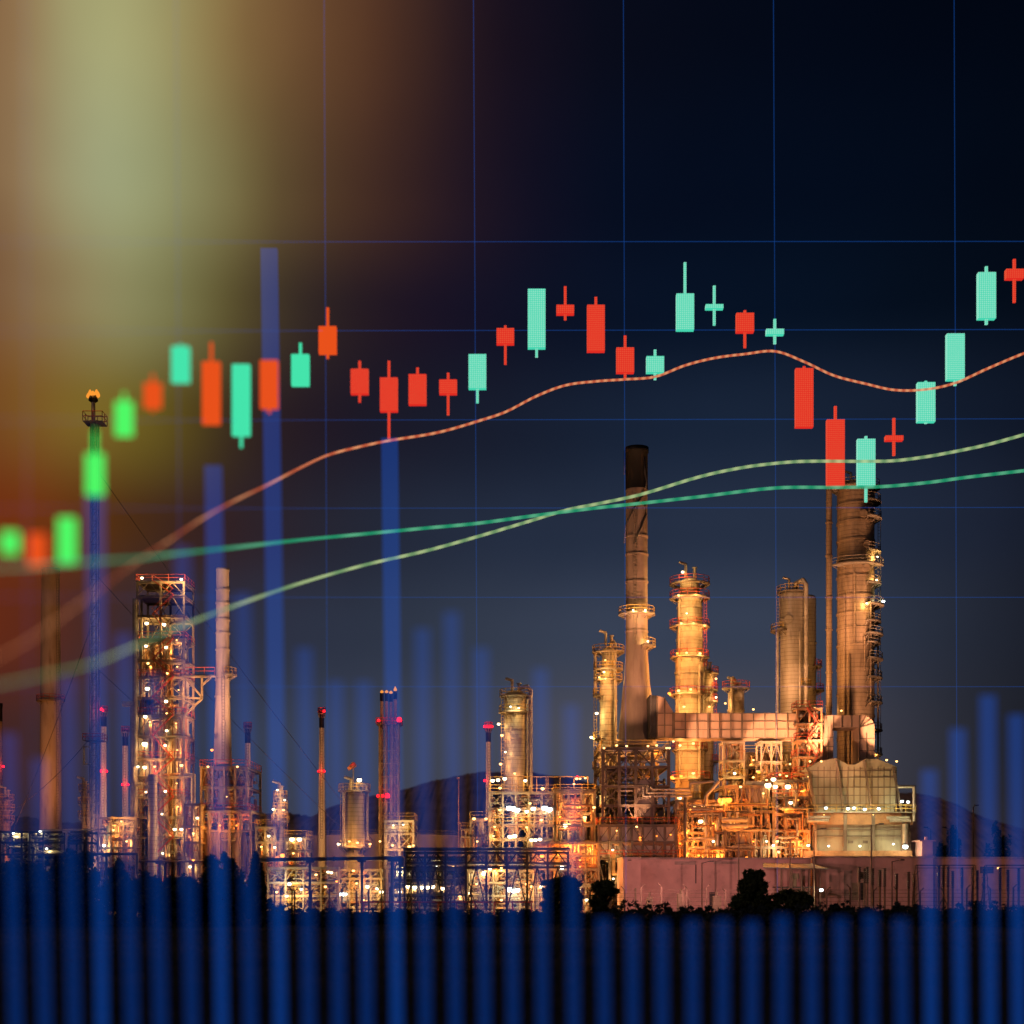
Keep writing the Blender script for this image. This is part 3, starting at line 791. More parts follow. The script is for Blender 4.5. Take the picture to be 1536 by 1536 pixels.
# blue volume bars: leaning screen, feet in the field near the camera
BARS = [(12,1100,22),(57,1138,66),(100,1015,110),(141,742,152),(184,950,197),(228,1012,240),(273,820,287),(319,698,332),(363,890,375),(403,372,420),(456,972,463),(503,1022,508),(545,1022,550),(584,657,595),(633,943,638),(677,918,683),(722,972,727),(765,1092,770),(811,1003,814),(857,1058,861),(905,1377,907),(949,1379,950),(993,1381,994),(1039,1380,1040),(1085,1379,1085),(1129,1381,1129),(1174,1373,1174),(1218,1375,1219),(1262,1377,1263),(1307,1369,1308),(1352,1378,1355),(1395,1155,1398),(1438,1093,1443),(1483,1043,1487),(1526,1072,1530)]
ordn = ['first','second','third','fourth','fifth','sixth','seventh','eighth','ninth','tenth','eleventh','twelfth','thirteenth','fourteenth','fifteenth','sixteenth','seventeenth','eighteenth','nineteenth','twentieth']
BLAB = {3: 'tall violet blue light bar rising behind the flare stack to a lime candlestick', 6: 'blue light bar beside the lattice tower top, left of a taller bar',
 7: 'tall blue light bar under the long orange candlestick', 8: 'blue light bar just right of the chimney beside the lattice tower', 9: 'tallest blue light bar, with an orange candlestick before it',
 13: 'second tallest blue light bar, topped by a long red wick', 33: 'tallest of the four blue light bars at the right end', 34: 'last blue light bar, cut by the right edge', 31: 'lowest of the four free standing blue bars at the right end', 32: 'blue light bar left of the tallest one at the right end',
 15: 'taller of two blue light bars standing right of the quadruple flare stack', 14: 'blue light bar just right of the quadruple flare stack', 16: 'blue light bar left of the red lit white chimney', 18: 'faint blue light bar right of the short domed column', 19: 'short faint blue light bar left of the slim column by the big chimney'}
for i, (xt, yt, xb) in enumerate(BARS):
    lab = BLAB.get(i)
    if not lab:
        n = i + 1
        lab = ('translucent blue light bar, %s of the row from the left' % ordn[i]) if n <= 18 else ('translucent blue light bar, %s of the row from the right' % ordn[len(BARS)-n])
    tall = yt < 750
    tall = yt < 750
    # nearly upright: only the tallest lean back a little; all feet stand in the field
    dt = {9: 122, 13: 112, 7: 66}.get(i, 46.0 if i > 30 else 41.0 - max(0, 420-xt)*.008)
    db = 46.0 if (i > 30 or tall) else 41.0 - max(0, 420-xt)*.008
    c = (1/db - 1/dt)/(1536.0-yt); a = 1/dt - c*yt
    def dbar(y): return 1/(a + c*y)
    yg = (HY + F*CAMH*a)/(1 - F*CAMH*c)
    slope = (xb-xt)/(1536.0-yt)
    ys = [yt + (yg-yt)*k/8 for k in range(9)]
    vs = []
    for y in ys:
        hw = 12.2 - 2.6*min(1, max(0, (y-900)/600)) - (.8 if not tall else 0); d = dbar(y); xc = xt + slope*(y-yt); th = S(9, d)
        for px, dy in ((xc-hw, 0), (xc+hw, 0), (xc+hw, th), (xc-hw, th)):
            p = P(px, y, d); vs.append((p.x, p.y + dy, p.z))
    n = len(ys); fs = [(0,1,2,3), ((n-1)*4+3,(n-1)*4+2,(n-1)*4+1,(n-1)*4)]
    for k in range(n-1):
        for j in range(4): fs.append((k*4+j, k*4+(j+1) % 4, (k+1)*4+(j+1) % 4, (k+1)*4+j))
    q = MB(); q.add(vs, fs); loc = Vector(vs[(n-1)*4]); loc.z = 0
    single(q, 'light_bar', LB['barhi' if (tall or i > 30) else 'bar'], lab, 'light bar', loc, 'blue volume bars of the chart')

# average curves
def smooth_pts(pts, step=6):
    out = []; n = len(pts)
    for i in range(n-1):
        p0 = pts[max(0, i-1)]; p1 = pts[i]; p2 = pts[i+1]; p3 = pts[min(n-1, i+2)]
        m = max(1, int((p2[0]-p1[0])/step))
        for k in range(m):
            t = k/m; h = p2[0]-p1[0]
            m1 = (p2[1]-p0[1])/max(1, p2[0]-p0[0])*h; m2 = (p3[1]-p1[1])/max(1, p3[0]-p1[0])*h
            y = (2*t**3-3*t*t+1)*p1[1] + (t**3-2*t*t+t)*m1 + (-2*t**3+3*t*t)*p2[1] + (t**3-t*t)*m2
            out.append((p1[0]+h*t, y))
    out.append(pts[-1]); return out
C1 = [(-40,1005),(40,962),(120,905),(200,846),(255,810),(300,780),(350,752),(400,728),(450,702),(491,683),(540,670),(583,661),(640,652),(672,645),(716,632),(758,618),(805,594),(848,578),(894,572),(938,569),(983,565),(1028,548),(1072,537),(1118,531),(1163,527),(1207,543),(1250,563),(1300,576),(1342,585),(1390,584),(1434,574),(1481,553),(1536,530),(1600,508)]
C3 = [(-40,852),(50,849),(140,842),(200,838),(270,830),(362,820),(450,810),(545,801),(640,792),(716,785),(805,773),(894,762),(960,755),(1050,745),(1163,732),(1250,731),(1320,730),(1390,724),(1450,716),(1536,706),(1600,698)]
C2 = [(-40,1030),(0,1026),(60,1014),(140,995),(200,970),(270,940),(362,905),(450,875),(545,848),(640,826),(716,805),(790,783),(850,765),(900,755),(960,742),(1050,715),(1110,702),(1163,695),(1207,692),(1300,692),(1342,691),(1390,685),(1434,677),(1481,667),(1536,652),(1600,634)]
for pts, mk, rr, off, fade, lab in ((C1, 'avg1', 1.8, .985, 420, 'orange rope light curve, the upper one, rising and dipping over the plant'),
                         (C2, 'avg2', 2.3, .98, 1000, 'pale yellow green rope light curve crossing the green one at the big chimney'),
                         (C3, 'avg3', 2.4, .975, 1100, 'green rope light curve, the flattest of the three, ending lowest at right')):
    sm = smooth_pts(pts)
    q = MB(); v = [P(x, y, dc(x)*off) for x, y in sm]
    q.sweep(v, [S(rr, dc(x)) * (1.0 if x > 450 else max(.38, 1 - (450-x)/fade)) for x, y in sm], 8)
    single(q, 'average_curve', LB[mk], lab, 'glowing curve', v[0], 'average curves of the chart')

# the grid of threads behind
groot = thing('chart_grid', 'faint blue glowing grid of thin threads behind the candlesticks', 'grid', (X(768, dc(768))+.0, dc(768)*1.03, 0))
for px0, px1 in ((37,43),(264,272),(486,492),(710,717),(935,939),(1160,1166),(1431,1436)):
    q = MB(); v = []
    for k in range(13):
        py = -40 + k*115; d = dc(px0)*1.03; px = px0 + (px1-px0)*k/12; z = Z(py, d)
        v.append(Vector((X(px, d), d, max(.05, z))))
    q.sweep(v, [S(.75 - .2*min(1, max(0, (-40+k*115-500)/700)), dc(px0)) for k in range(13)], 6); q.build('grid_thread', LB['grid'], groot)
for y0, y1 in ((363,362),(497,494),(631,628),(763,761),(896,896),(1030,1030)):
    q = MB(); v = []
    for k in range(60):
        px = -40 + k*28; d = dc(px)*1.03; v.append(P(px, y0+(y1-y0)*k/60, d))
    q.sweep(v, [S(.75 - .2*min(1, max(0, (y0-500)/600)), dc(-40+k*28)) for k in range(60)], 6); q.build('grid_thread', LB['grid'], groot)

# ------------------------------------------------------------------ chimneys and flares
big = chimney('chimney', 'big tapered pinkish chimney with black top standing on a steel frame', [(1120,955,29),(1105,955,28),(1060,954,23.5),(1020,953,19.5),(990,952.5,17.3),(960,952,16.6),(735,951.5,16.2),(672,951,16)], 264, cap=735,
  plats=[(921,11,'F'),(969,12,'R')], rings=(806,833,874,948), ybot=1120, lad=(951,968,740),
  wash=0,
  cables=[[(936,712),(934,690),(937,676)], [(967,736),(969,725),(966,712),(966,690)], [(966,760),(968,775),(960,795),(951,818)], [(964,745),(950,765),(938,790),(935,815)]])
big['label'] = 'big tapered pinkish chimney with black top standing on a steel frame'
lamp(big, 972, 962, 262, 'pale', .5, .2); lamp(big, 950, 915, 261.2, 'pale', .5, .18); lamp(big, 968, 915, 261.5, 'pale', .4, .18)
for a, b2 in ((936,1080),(948,1060)): pass
lat = chimney('chimney', 'slim concrete chimney rising from a braced furnace beside the lattice tower', [(1147,334,13.5),(1100,333.5,12.5),(1050,333,11),(1000,332.5,10.2),(857,332,9.4)], 268, None, 'concrete', plats=[(1012,11,'R')], rings=(885,905,930,950,975,1020,1045), ybot=1147, lad=(338,1140,1010))
chimney('chimney', 'broad plain concrete chimney at the far left, its top under green candlesticks', [(1255,76,16.5),(1100,77,15.5),(1000,78,14.6),(857,80,13)], 315, None, 'concrete', plats=[(1051,6,'F')], lad=(92,1250,870), wash=60)
chimney('chimney', 'chimney with dark top cut off by the left edge', [(1260,-3,8.5),(1055,-1,6)], 320, 1082, 'concrete', warns=[(5,1150)], wash=20)
def thin(px, base, top, cap, D, label, warns, w0=5.5, w1=4.0, lean=0):
    return chimney('thin_chimney', label, [(base, px, w0), (cap, px, w1), (top, px, w1)], D, cap, 'white', warns=warns, group='thin chimneys with dark tops', plats=[(top+4, 2.2, 'F')], lad=(px+1, base, cap), wash=34)
thin(155.5, 1280, 1064, 1090, 300, 'thin pale chimney with red lights beside the flare mast', [(154,1066),(151,1157),(160,1157)])
thin(188, 1262, 1094, 1119, 305, 'thin pale chimney just left of the lattice tower', [(184,1177),(192,1177)])
thin(371.5, 1240, 1088, 1115, 305, 'thin pale chimney right of the braced furnace', [(367,1182),(375,1182)])
thin(482.5, 1258, 1066, 1092, 305, 'thin pale chimney standing alone left of the windsock', [(486,1067),(478,1157),(486,1157)], 6.3, 3.6)
thin(732.5, 1262, 1088, 1113, 300, 'white chimney with a ring of red lights, left of the domed column', [(727,1090),(731,1090),(735,1090),(738,1090),(727,1171)], 4.2, 3.6)

# flare mast at left
D = 276
fl = thing('flare_mast', 'tall thin flare mast with a burning tip and guy wires at left', 'flare', (X(142, D), D, 0))
q = MB()
x0, x1 = X(136, D), X(148, D); zt = Z(632, D)
for x in (x0, x1):
    for y in (D-.7, D+.7): q.tube((x, y, 0), (x + (X(142,D)-x)*.25, y, zt), .13, 5)
z = 0; k = 0
while z < zt - 2.5:
    t = z/zt; a = x0 + (X(142,D)-x0)*.25*t; c = x1 + (X(142,D)-x1)*.25*t
    for y in (D-.7, D+.7):
        q.tube((a, y, z), (c, y, z+2.2), .06, 4); q.tube((a, y, z), (c, y, z), .06, 4)
    z += 2.2
q.build('lattice', M['steel'], fl)
q = MB(); q.tube((X(140,D), D, 0), (X(140,D), D, Z(602,D)), .38, 10); q.tube((X(144.5,D), D+.3, 0), (X(144.5,D), D+.3, Z(640,D)), .22, 8); q.build('riser_pipe', M['pipe'], fl)
for py in (636, 1112):
    q = MB(); q.box((X(128,D), D-1.7, Z(py,D)), (X(157,D), D+1.7, Z(py,D)+.12)); o = q.build('platform', M['deck'], fl)
    q = MB(); zz = Z(py,D)+.12; q.rail([(X(128,D), D-1.7, zz), (X(157,D), D-1.7, zz), (X(157,D), D+1.7, zz), (X(128,D), D+1.7, zz)], 1.8 if py < 700 else 1.2, .07, True); q.build('railing', M['redrail'], o)
q = MB(); q.lathe(X(140,D), D, [(.38, Z(604,D)), (.9, Z(601,D)), (.75, Z(594,D)), (.5, Z(594,D))], 16); q.build('flare_tip', M['dark'], fl)
q = MB()
for dx, h, w in ((-4.5, 11, 4), (0, 9, 4.6), (4.5, 12, 4.2), (8, 8, 3), (-8, 7, 2.8)):
    cx = X(140+dx, D); zz = Z(597, D); r = S(w, D)
    q.lathe(cx, D + rnd.uniform(-.4, .4), [(r*.5, zz), (r*.95, zz+S(h,D)*.22), (r, zz+S(h,D)*.45), (r*.7, zz+S(h,D)*.75), (r*.22, zz+S(h,D)*1.1)], 10)
q.build('flame', M['flame'], fl)
ld = bpy.data.lights.new('flame_light', 'POINT'); ld.energy = 1200; ld.color = (1, .4, .08); ld.shadow_soft_size = .8
l = bpy.data.objects.new('flame_light', ld); COL.objects.link(l); l.parent = fl; l.location = P(140, 585, D) - fl.location + Vector((0, -2, 2))
q = MB()
for (a, b2, dd) in (((142,700),(560,1262),300), ((142,860),(540,1268),305), ((140,930),(10,1268),290), ((143,1000),(470,1275),300), ((141,1100),(20,1215),290)):
    p0, p1 = P(*a, D), P(*b2, dd); pts = []
    p1.z = max(p1.z, .2)
    for k in range(13):
        t = k/12; p = p0.lerp(p1, t); p.z -= 4*t*(1-t)*1.2; pts.append(p)
    q.sweep(pts, .055, 5)
q.build('guy_wire', M['steeld'], fl)
warn(fl, 152, 1064, D-1)
q = MB(); zz = Z(1125, D); q.path([P(136,1120,D-1), P(126,1120,D-1), P(126,1146,D-1), P(136,1146,D-1)], .16, 6); q.build('bypass_pipe', M['pipe'], fl)

# four flare pipes in one lattice
D = 296
qf = thing('flare_mast', 'bundle of four thin flare pipes in one lattice, tips alight', 'flare', (X(584, D), D, 0))
q = MB(); z1 = Z(1088, D); xa, xb = X(570, D), X(598, D)
for x in (xa, X(579,D), X(589,D), xb):
    for y in (D-1.6, D+1.6): q.tube((x, y, 0), (x, y, z1), .16, 5)
zz = 0; k = 0
while zz < z1-2:
    for y in (D-1.6, D+1.6):
        q.tube((xa, y, zz), (xb, y, zz), .09, 4)
        q.tube((xa, y, zz), (X(579,D), y, zz+2.6), .07, 4); q.tube((X(589,D), y, zz+2.6), (xb, y, zz), .07, 4)
    zz += 2.6
q.build('lattice', M['steel'], qf)
for px, top in ((573, 1040), (580, 1040), (586.5, 1041), (593, 1037)):
    q = MB(); q.tube((X(px,D), D-.2, 0), (X(px,D), D-.2, Z(top+12,D)), .34, 8); fp = q.build('flare_pipe', M['stackp'], qf)
    q = MB(); q.tube((X(px,D), D-.2, Z(top+12,D)), (X(px,D), D-.2, Z(top,D)), .4, 8); q.build('flare_tip', M['dark'], fp)
    q = MB(); q.lathe(X(px,D), D-.2, [(.15, Z(top,D)), (.36, Z(top-1.5,D)), (.3, Z(top-3,D)), (.08, Z(top-(7 if px > 590 else 4.5),D))], 8); q.build('flame', M['flame'], fp)
q = MB(); q.box((xa-.6, D-2.2, z1), (xb+.6, D+2.2, z1+.12)); o = q.build('platform', M['deck'], qf)
q = MB(); q.rail([(xa-.6, D-2.2, z1+.1), (xb+.6, D-2.2, z1+.1), (xb+.6, D+2.2, z1+.1), (xa-.6, D+2.2, z1+.1)], 1.2, .07, True); q.build('railing', M['redrail'], o)
for px, py in ((599,1080),(568,1081),(567,1194),(574,1194),(581,1194)): warn(qf, px, py, D-2.4, .5 if px > 580 else .3)

m = MB(); D = 300; m.tube((X(688,D), D, 0), (X(688,D), D, Z(1170,D)), .2, 6, .12); m.box((X(686,D), D-.4, Z(1236,D)), (X(690,D), D+.4, Z(1233,D))); m.box((X(687,D)-.2, D-.15, Z(1169,D)), (X(689,D)+.1, D+.15, Z(1166,D)))
single(m, 'lightning_mast', M['rust'], 'thin bare mast standing before the hill, left of the white chimney', 'mast', (X(688,D), D, 0))

# ------------------------------------------------------------------ columns
column('distillation_column', 'tallest column, clad in dull metal, with side ladders and platforms', 1256, 1311, 726, 276, 'cladold',
  plats=[(733,9,'F'),(755,10,'R'),(779,11,'R'),(829,10,'R'),(850,14,'C'),(877,10,'R'),(909,14,'R'),(934,10,'R'),(953,13,'R'),(966,9,'R'),(990,13,'R'),(1018,12,'R'),(1055,12,'R'),(1096,12,'R'),(1132,12,'R')],
  lamps=[(1316,835,'pale',.9,.22),(1315,870,'pale',.9,.2),(1325,902,'cool',.7,.3),(1300,905,'pale',.5,.2),(1312,1130,'warm',.4,.2)],
  risers=[(1243.5,1150,731,9),(1275,970,865,3),(1317,1140,960,3),(1262,1150,895,2.4),(1300,1060,905,3),(1268,1150,985,4),(1290,1010,960,2.4)], lad=(1319,1140,740), rings=(760,786,813,842,868,896,922,945,970,1005,1043,1075,1110), mans=[(1288,778),(1294,823),(1292,858)], dome=False, railm='deck')
column('distillation_column', 'wide column with rust streaked dome and a thick riser pipe, left of the tallest one', 1170, 1207, 884, 282, 'clad',
  plats=[(888,4,'F'),(946,14,'L'),(1030,10,'R')], lamps=[(1224,1065,'warm',.5,.2)], risers=[(1206,1190,880,7),(1166,1180,944,5),(1196,1080,950,3)], rings=(960,1030), mans=[(1179,932),(1172,936)], lad=(1167,940,880))
column('distillation_column', 'companion column with a smooth dome, tucked behind the rust streaked one', 1203, 1224, 892, 288, 'clad', plats=[(1036,12,'R'),(1000,9,'R')], rings=(1032,965), vent=False, lad=(1229,1060,990), railm='redrail')
column('distillation_column', 'brightest column, floodlit yellow, with red railed ring platforms', 1013, 1056, 862, 270, 'clad2',
  prof=[(1365,22),(990,21.5),(975,20),(897,18),(895,15),(874,14)], plats=[(876,9,'F'),(897,9,'F'),(940,9,'F'),(986,8,'F'),(1042,9,'F'),(1125,6,'F'),(1168,10,'F')],
  lamps=[(1024,858,'pale',1.35,.26),(1018,893,'warm',1.54,.22),(1044,892,'warm',1.54,.22),(1030,920,'pale',0.96,.15),(1022,935,'warm',2.31,.22),(1040,935,'warm',2.31,.22),(1057,938,'warm',0.96,.22),(1016,980,'amber',2.50,.25),(1030,979,'warm',3.07,.22),(1050,980,'warm',2.50,.25),(1018,1036,'warm',3.46,.28),(1036,1034,'warm',3.46,.22),(1004,1040,'amber',1.54,.3),(1026,1060,'warm',3.07,.22),(1020,1118,'warm',3.85,.26),(1040,1115,'warm',3.85,.24),(1008,1166,'amber',2.69,.35),(1022,1164,'amber',3.07,.3),(1040,1160,'warm',3.07,.28),(1030,1098,'warm',2.69,.2)],
  risers=[(1047,1350,1000,4),(1017,1180,905,3)], lad=(1057,1000,890), railm='redrail', rings=(912,960,1010))
column('distillation_column', 'slender pale column attached right of the floodlit yellow one', 1053, 1070, 1004, 276, 'clad2', plats=[(1010,8,'R'),(1035,7,'R'),(1052,7,'R'),(1142,8,'R')], lamps=[(1074,1018,'warm',.8,.22),(1074,1046,'pale',.6,.22),(1064,1060,'warm',1,.2)], risers=[(1046,1160,1002,4)], rings=(1100,), lad=(1073,1160,1010), railm='redrail')
column('distillation_column', 'short stubby column with a round manway, peeking over the long duct', 1092, 1116, 1034, 274, 'clad', plats=[(1032,9,'F')], lamps=[(1088,1055,'warm',.6,.2),(1110,1085,'warm',.8,.2)], risers=[(1096,1190,1024,5)], mans=[(1105,1047)], rings=(1066,), railm='redrail')
column('distillation_column', 'domed silver column with lamps down its left side, over the orange steel structure', 757, 789, 1036, 268, 'clad',
  plats=[(1068,9,'F'),(1044,8,'F')], lamps=[(748,1086,'pale',.6,.28),(753,1103,'warm',.6,.28),(751,1146,'warm',.6,.28),(766,1060,'cool',.5,.15),(778,1062,'pale',.6,.18),(758,1128,'pale',.5,.2),(772,1160,'warm',1,.2)],
  risers=[(796,1190,1036,6),(791,1180,1050,3)], rings=(1093,1109,1137), lad=(754,1180,1045), railm='rail')
column('distillation_column', 'slim column hugging the left side of the big chimney', 899, 926, 964, 275, 'clad2',
  prof=[(1365,13.5),(1030,13),(1012,11),(975,9)], plats=[(978,11,'F'),(1004,9,'F'),(1020,8,'F'),(1043,10,'L'),(1108,10,'L'),(1152,11,'L')],
  lamps=[(895,1070,'pale',.8,.3),(887,1106,'pale',.7,.3),(906,1008,'pale',.9,.2),(908,1018,'warm',.8,.16),(899,1016,'warm',.7,.2),(893,1196,'pale',.8,.3),(908,990,'warm',.7,.16),(905,1140,'warm',.9,.2)],
  risers=[(922,1150,968,4),(893,1040,980,3)], lad=(893,1190,970), rings=(1052,1100), railm='rail')
column('pressure_vessel', 'wide silver vessel on an orange skirt under the windsock', 516, 547, 1184, 262, 'clad', ybot=1275, plats=[(1186,9,'F'),(1270,9,'F')],
  lamps=[(539,1170,'pale',1.2,.42),(508,1266,'pale',.9,.3),(536,1264,'warm',1.2,.24),(524,1262,'warm',1.2,.2),(555,1266,'warm',.6,.24)], risers=[(551,1260,1180,4),(517,1270,1190,4)], lad=(513,1262,1180), cat='vessel', group=None)
D = 262; q = MB(); q.lathe(X(531.5,D), D, [(S(15,D), 0), (S(15,D), Z(1275,D)-.05), (S(13,D), Z(1275,D)-.05)], 30)
sk = single(q, 'vessel_skirt', M['panel'], 'orange lit round base carrying the wide silver vessel', 'vessel base', (X(531.5,D), D, 0))
column('distillation_column', 'small narrow column with stacked railed platforms left of the lone thin chimney', 416, 425, 1190, 262, 'clad', plats=[(1196,6,'F'),(1214,7,'F'),(1231,9,'F')],
  lamps=[(416,1185,'pale',.5,.2),(427,1200,'pale',.4,.2),(425,1215,'warm',.6,.22),(410,1214,'pale',.5,.24),(411,1258,'pale',.5,.24),(424,1283,'amber',1.4,.45)], risers=[(411,1330,1192,2.5)], rings=(1245,1262), lad=(429,1340,1200))
column('distillation_column', 'dim small column beside the foot of the flare mast', 122, 131, 1182, 285, 'cladold', plats=[(1185,4,'F'),(1205,5,'F'),(1225,5,'F')], risers=[(133,1280,1190,3)])
column('distillation_column', 'dark distant column at the left edge of the plant', 4, 16, 1195, 300, 'cladold', plats=[(1200,5,'F'),(1215,6,'F'),(1232,5,'F')])

# wind sock
D = 262
w = thing('windsock', 'orange windsock on a short pole above the wide silver vessel', 'windsock', P(530, 1184, D))
q = MB(); q.tube(P(530,1184,D), P(530,1145,D), .09, 6); q.build('pole', M['white'], w)
q = MB(); a = P(531,1147,D-.2); c = P(523,1153,D-1.2); q.tube(a, c, .55, 12, .3); q.build('sock', M['cloth'], w)
warn(w, 530, 1147, D, .2)

# ------------------------------------------------------------------ lattice tower (left) with its inner column
D = 258
tw = frame('lattice_tower', 'tall open lattice tower full of bright lamps at left', 206, 276, D, [872,893,923,958,990,1015,1046,1072,1104,1138,1165,1195,1225,1255,1285], 7.5, 3, 'X', 'steel', .36, True, (0,3,5,7,9,11), 60, 11, railm='redrail', stairs=True, pipe_top=3,
  lamps=[(220,935,'pale',2.29,.34),(246,937,'pale',2.29,.36),(219,969,'pale',2.04,.3),(249,971,'pale',2.04,.3),(221,1033,'pale',2.81,.4),(249,1052,'pale',2.55,.34),(218,1075,'pale',2.55,.34),(250,1096,'pale',2.04,.26),(217,1116,'pale',3.06,.5),(248,1118,'pale',2.04,.28),(217,1151,'pale',2.55,.36),(272,1148,'warm',1.27,.3),(207,1150,'pale',1.27,.24),(222,995,'warm',1.53,.24),(251,1010,'warm',1.27,.22),(248,1187,'pale',1.78,.26),(219,1188,'pale',1.27,.2),(243,1221,'pale',1.27,.2),(262,1244,'pale',2.29,.32),(272,1244,'pale',2.29,.3),(244,1280,'pale',1.27,.22),(213,867,'pale',3.5,.26),(272,869,'pale',3.5,.26),(265,960,'warm',1.80,.14),(266,1000,'warm',2.10,.14),(268,1035,'warm',2.10,.14),(264,1085,'warm',2.40,.14),(266,1125,'warm',2.40,.14),(265,1175,'warm',2.40,.14),(267,1210,'warm',2.40,.14),(228,1205,'warm',2.10,.14),(230,1240,'warm',2.10,.14),(232,1150,'warm',1.53,.2),(225,1083,'warm',1.53,.18),(250,1070,'warm',1.53,.18)])  # the tiny warm lamps are added to brighten the tower
q = MB(); dd = D - .2
for a, c in (((276,1015),(303,1015)),((303,1015),(303,1048)),((276,1046),(303,1048)),((303,1048),(276,1074)),((276,1015),(303,1046)),((303,1015),(315,1015)),((303,1028),(316,1016))): q.beam(P(*a, dd), P(*c, dd), .34)
q.build('bracket', M['steel'], tw)
q = MB(); q.box(P(276,1014,D)+Vector((0,-.2,0)), P(322,1012,D)+Vector((0,2,0))); o = q.build('walkway', M['deck'], tw)
q = MB(); q.rail([P(276,1012,D), P(322,1012,D)], 1.3, .07); q.build('railing', M['redrail'], o)
q = MB(); q.box(P(208,898,D)+Vector((0,1,0)), P(211,1310,D)+Vector((0,1.6,0))); q.tube(P(203,898,D), P(203,1240,D), .5, 10); q.build('riser_pipe', M['pipe'], tw)
q = MB(); q.path([P(276,1163,D-1), P(290,1163,D-1), P(290,1205,D-1)], .42, 10); q.path([P(200,1150,D-1), P(200,1170,D-1), P(204,1177,D-1), P(213,1177,D-1)], .4, 10); q.build('pipe_elbow', M['pipe'], tw)
q = MB(); q.path([P(184,1056,D), P(201,1056,D)], .5, 10); q.path([P(199,1058,D), P(199,1300,D)], .45, 10); q.build('riser_pipe', M['pipe'], tw)
column('reactor_column', 'bright inner column standing inside the lattice tower', 222, 243, 985, D+3.8, 'clad2', rings=(1020,1060,1100,1140,1180,1220,1260), vent=False, cat='column')
column('reactor_column', 'narrow brass coloured vessel at the foot of the lattice tower', 222, 236, 1162, D-2.2, 'clad', rings=(1172,1195,1240), vent=False, dome=False, cat='column')

# braced furnace under the slim chimney
D = 260
fu = frame('furnace_structure', 'braced furnace structure with panelled box under the slim concrete chimney', 302, 370, D, [1150,1180,1215], 14, 5, 'V', 'steel', .4, True, (0,2), 26, 21, ybot=1215, railm='redrail',
  panels=[(327,343,1168,1207,'panel')], lamps=[(297,1227,'pale',.4,.24),(318,1125,'amber',.8,.26),(340,1195,'warm',.3,.12)])
frame('furnace_structure', 'lower truss storey and panelled walls of the braced furnace', 298, 376, D-1, [1216,1245], 16, 6, 'V', 'steel', .42, True, (), 14, 22, railm='redrail', panels=[(308,346,1247,1300,'panel'),(348,368,1247,1300,'panel')], lamps=[(300,1235,'warm',.8,.2),(330,1238,'amber',1.6,.18),(355,1238,'amber',1.2,.18)])
fill_flood(fu, 312, 1150, D-8, 333, 1010, 268, 40, 'dusk', 70, .2)
fill_flood(fu, 356, 1150, D-10, 333, 960, 268, 60, 'dusk', 60, .2)  # both floods are added to light the slim chimney

# ------------------------------------------------------------------ chimney base frame, boxes, duct
D = 250
bf = frame('chimney_support', 'heavy steel support frame under the big chimney', 904, 1003, D, [1121,1149,1178,1207,1236], 22, 5, 'X', 'steelm', .5, True, (0,4), 16, 31, railm='rail', pipemats=('steelm', 'pipe'), ybot=1236, bw=.2,
  panels=[(957,981,1170,1190,'panel'),(957,981,1197,1226,'panel')], lamps=[(908,1196,'warm',.8,.2,1),(1018,1197,'warm',.8,.24),(985,1130,'amber',.7,.2,2)])
fh = frame('furnace_house', 'panelled furnace house in rusty orange light under the chimney support', 898, 1014, D-1, [1237,1262,1286], 24, 8, 'D', 'steelm', .4, True, (0,2), 12, 32, railm='redrail', panels=[(926,956,1240,1284,'panel'),(958,984,1240,1284,'panel'),(986,1012,1240,1284,'panel'),(900,924,1240,1284,'panel')], lamps=[(919,1275,'pale',.5,.2),(1006,1252,'amber',1.2,.16),(960,1256,'amber',1.0,.16),(925,1246,'warm',.9,.14),(985,1254,'amber',.8,.14)])
fill_flood(bf, 870, 1168, 249, 953, 1010, 264, 11, 'dusk', 60, .2); fill_flood(bf, 1004, 1122, 244, 953, 1040, 264, 4, 'dusk', 80, .2)  # floods added around the support to light the big chimney
fill_flood(bf, 925, 1118, D-1.5, 950, 1010, 264, 22, 'dusk', 50, .2); fill_flood(bf, 985, 1118, D-1.5, 955, 960, 264, 30, 'dusk', 36, .2)
fill_flood(bf, 1000, 1122, D-2, 953, 820, 264, 100, 'dusk', 26, .2); fill_flood(bf, 906, 1122, D-2, 951, 830, 264, 80, 'dusk', 26, .2)
fill_flood(bf, 955, 1240, D-2.5, 950, 1170, 252, 8, 'dusk', 90, .2)
lamp(bf, 940, 1119, D-1.2, 'warm', 3, .2, True, 2); lamp(bf, 972, 1119, D-1.2, 'warm', 3, .2, True, 2)  # deck lamps added to lighten the dark chimney foot

D = 256
du = thing('flue_duct', 'long panelled flue duct running from the big chimney to the right furnace', 'duct', (X(1140, D), D, 0))
def duct_box(pa, pb, ya, yb, D, dep, mat='duct', step=17):
    q = MB(); q.box((X(pa,D), D, Z(yb,D)), (X(pb,D), D+dep, Z(ya,D)))
    o = q.build('duct_section', M[mat], du)
    g = MB(); n = max(1, int(abs(pb-pa)/step))
    for i in range(n+1):
        x = X(pa+(pb-pa)*i/n, D); w = .09 if i % 3 else .16
        g.box((x-w, D-.25, Z(yb,D)-.12), (x+w, D-.003, Z(ya,D)+.12))
    for f in (.0, .33, .66, 1):
        z = Z(ya+(yb-ya)*f, D); g.box((X(pa,D), D-.14, z-.05), (X(pb,D), D-.004, z+.05))
    g.build('stiffener', M['rib'], o); return o
duct_box(1011, 1198, 1070, 1107, D, 6); duct_box(1206, 1236, 1070, 1108, D, 6)
duct_box(1198.3, 1205.7, 1069, 1109, D+.4, 5.4, 'steeld', 2)
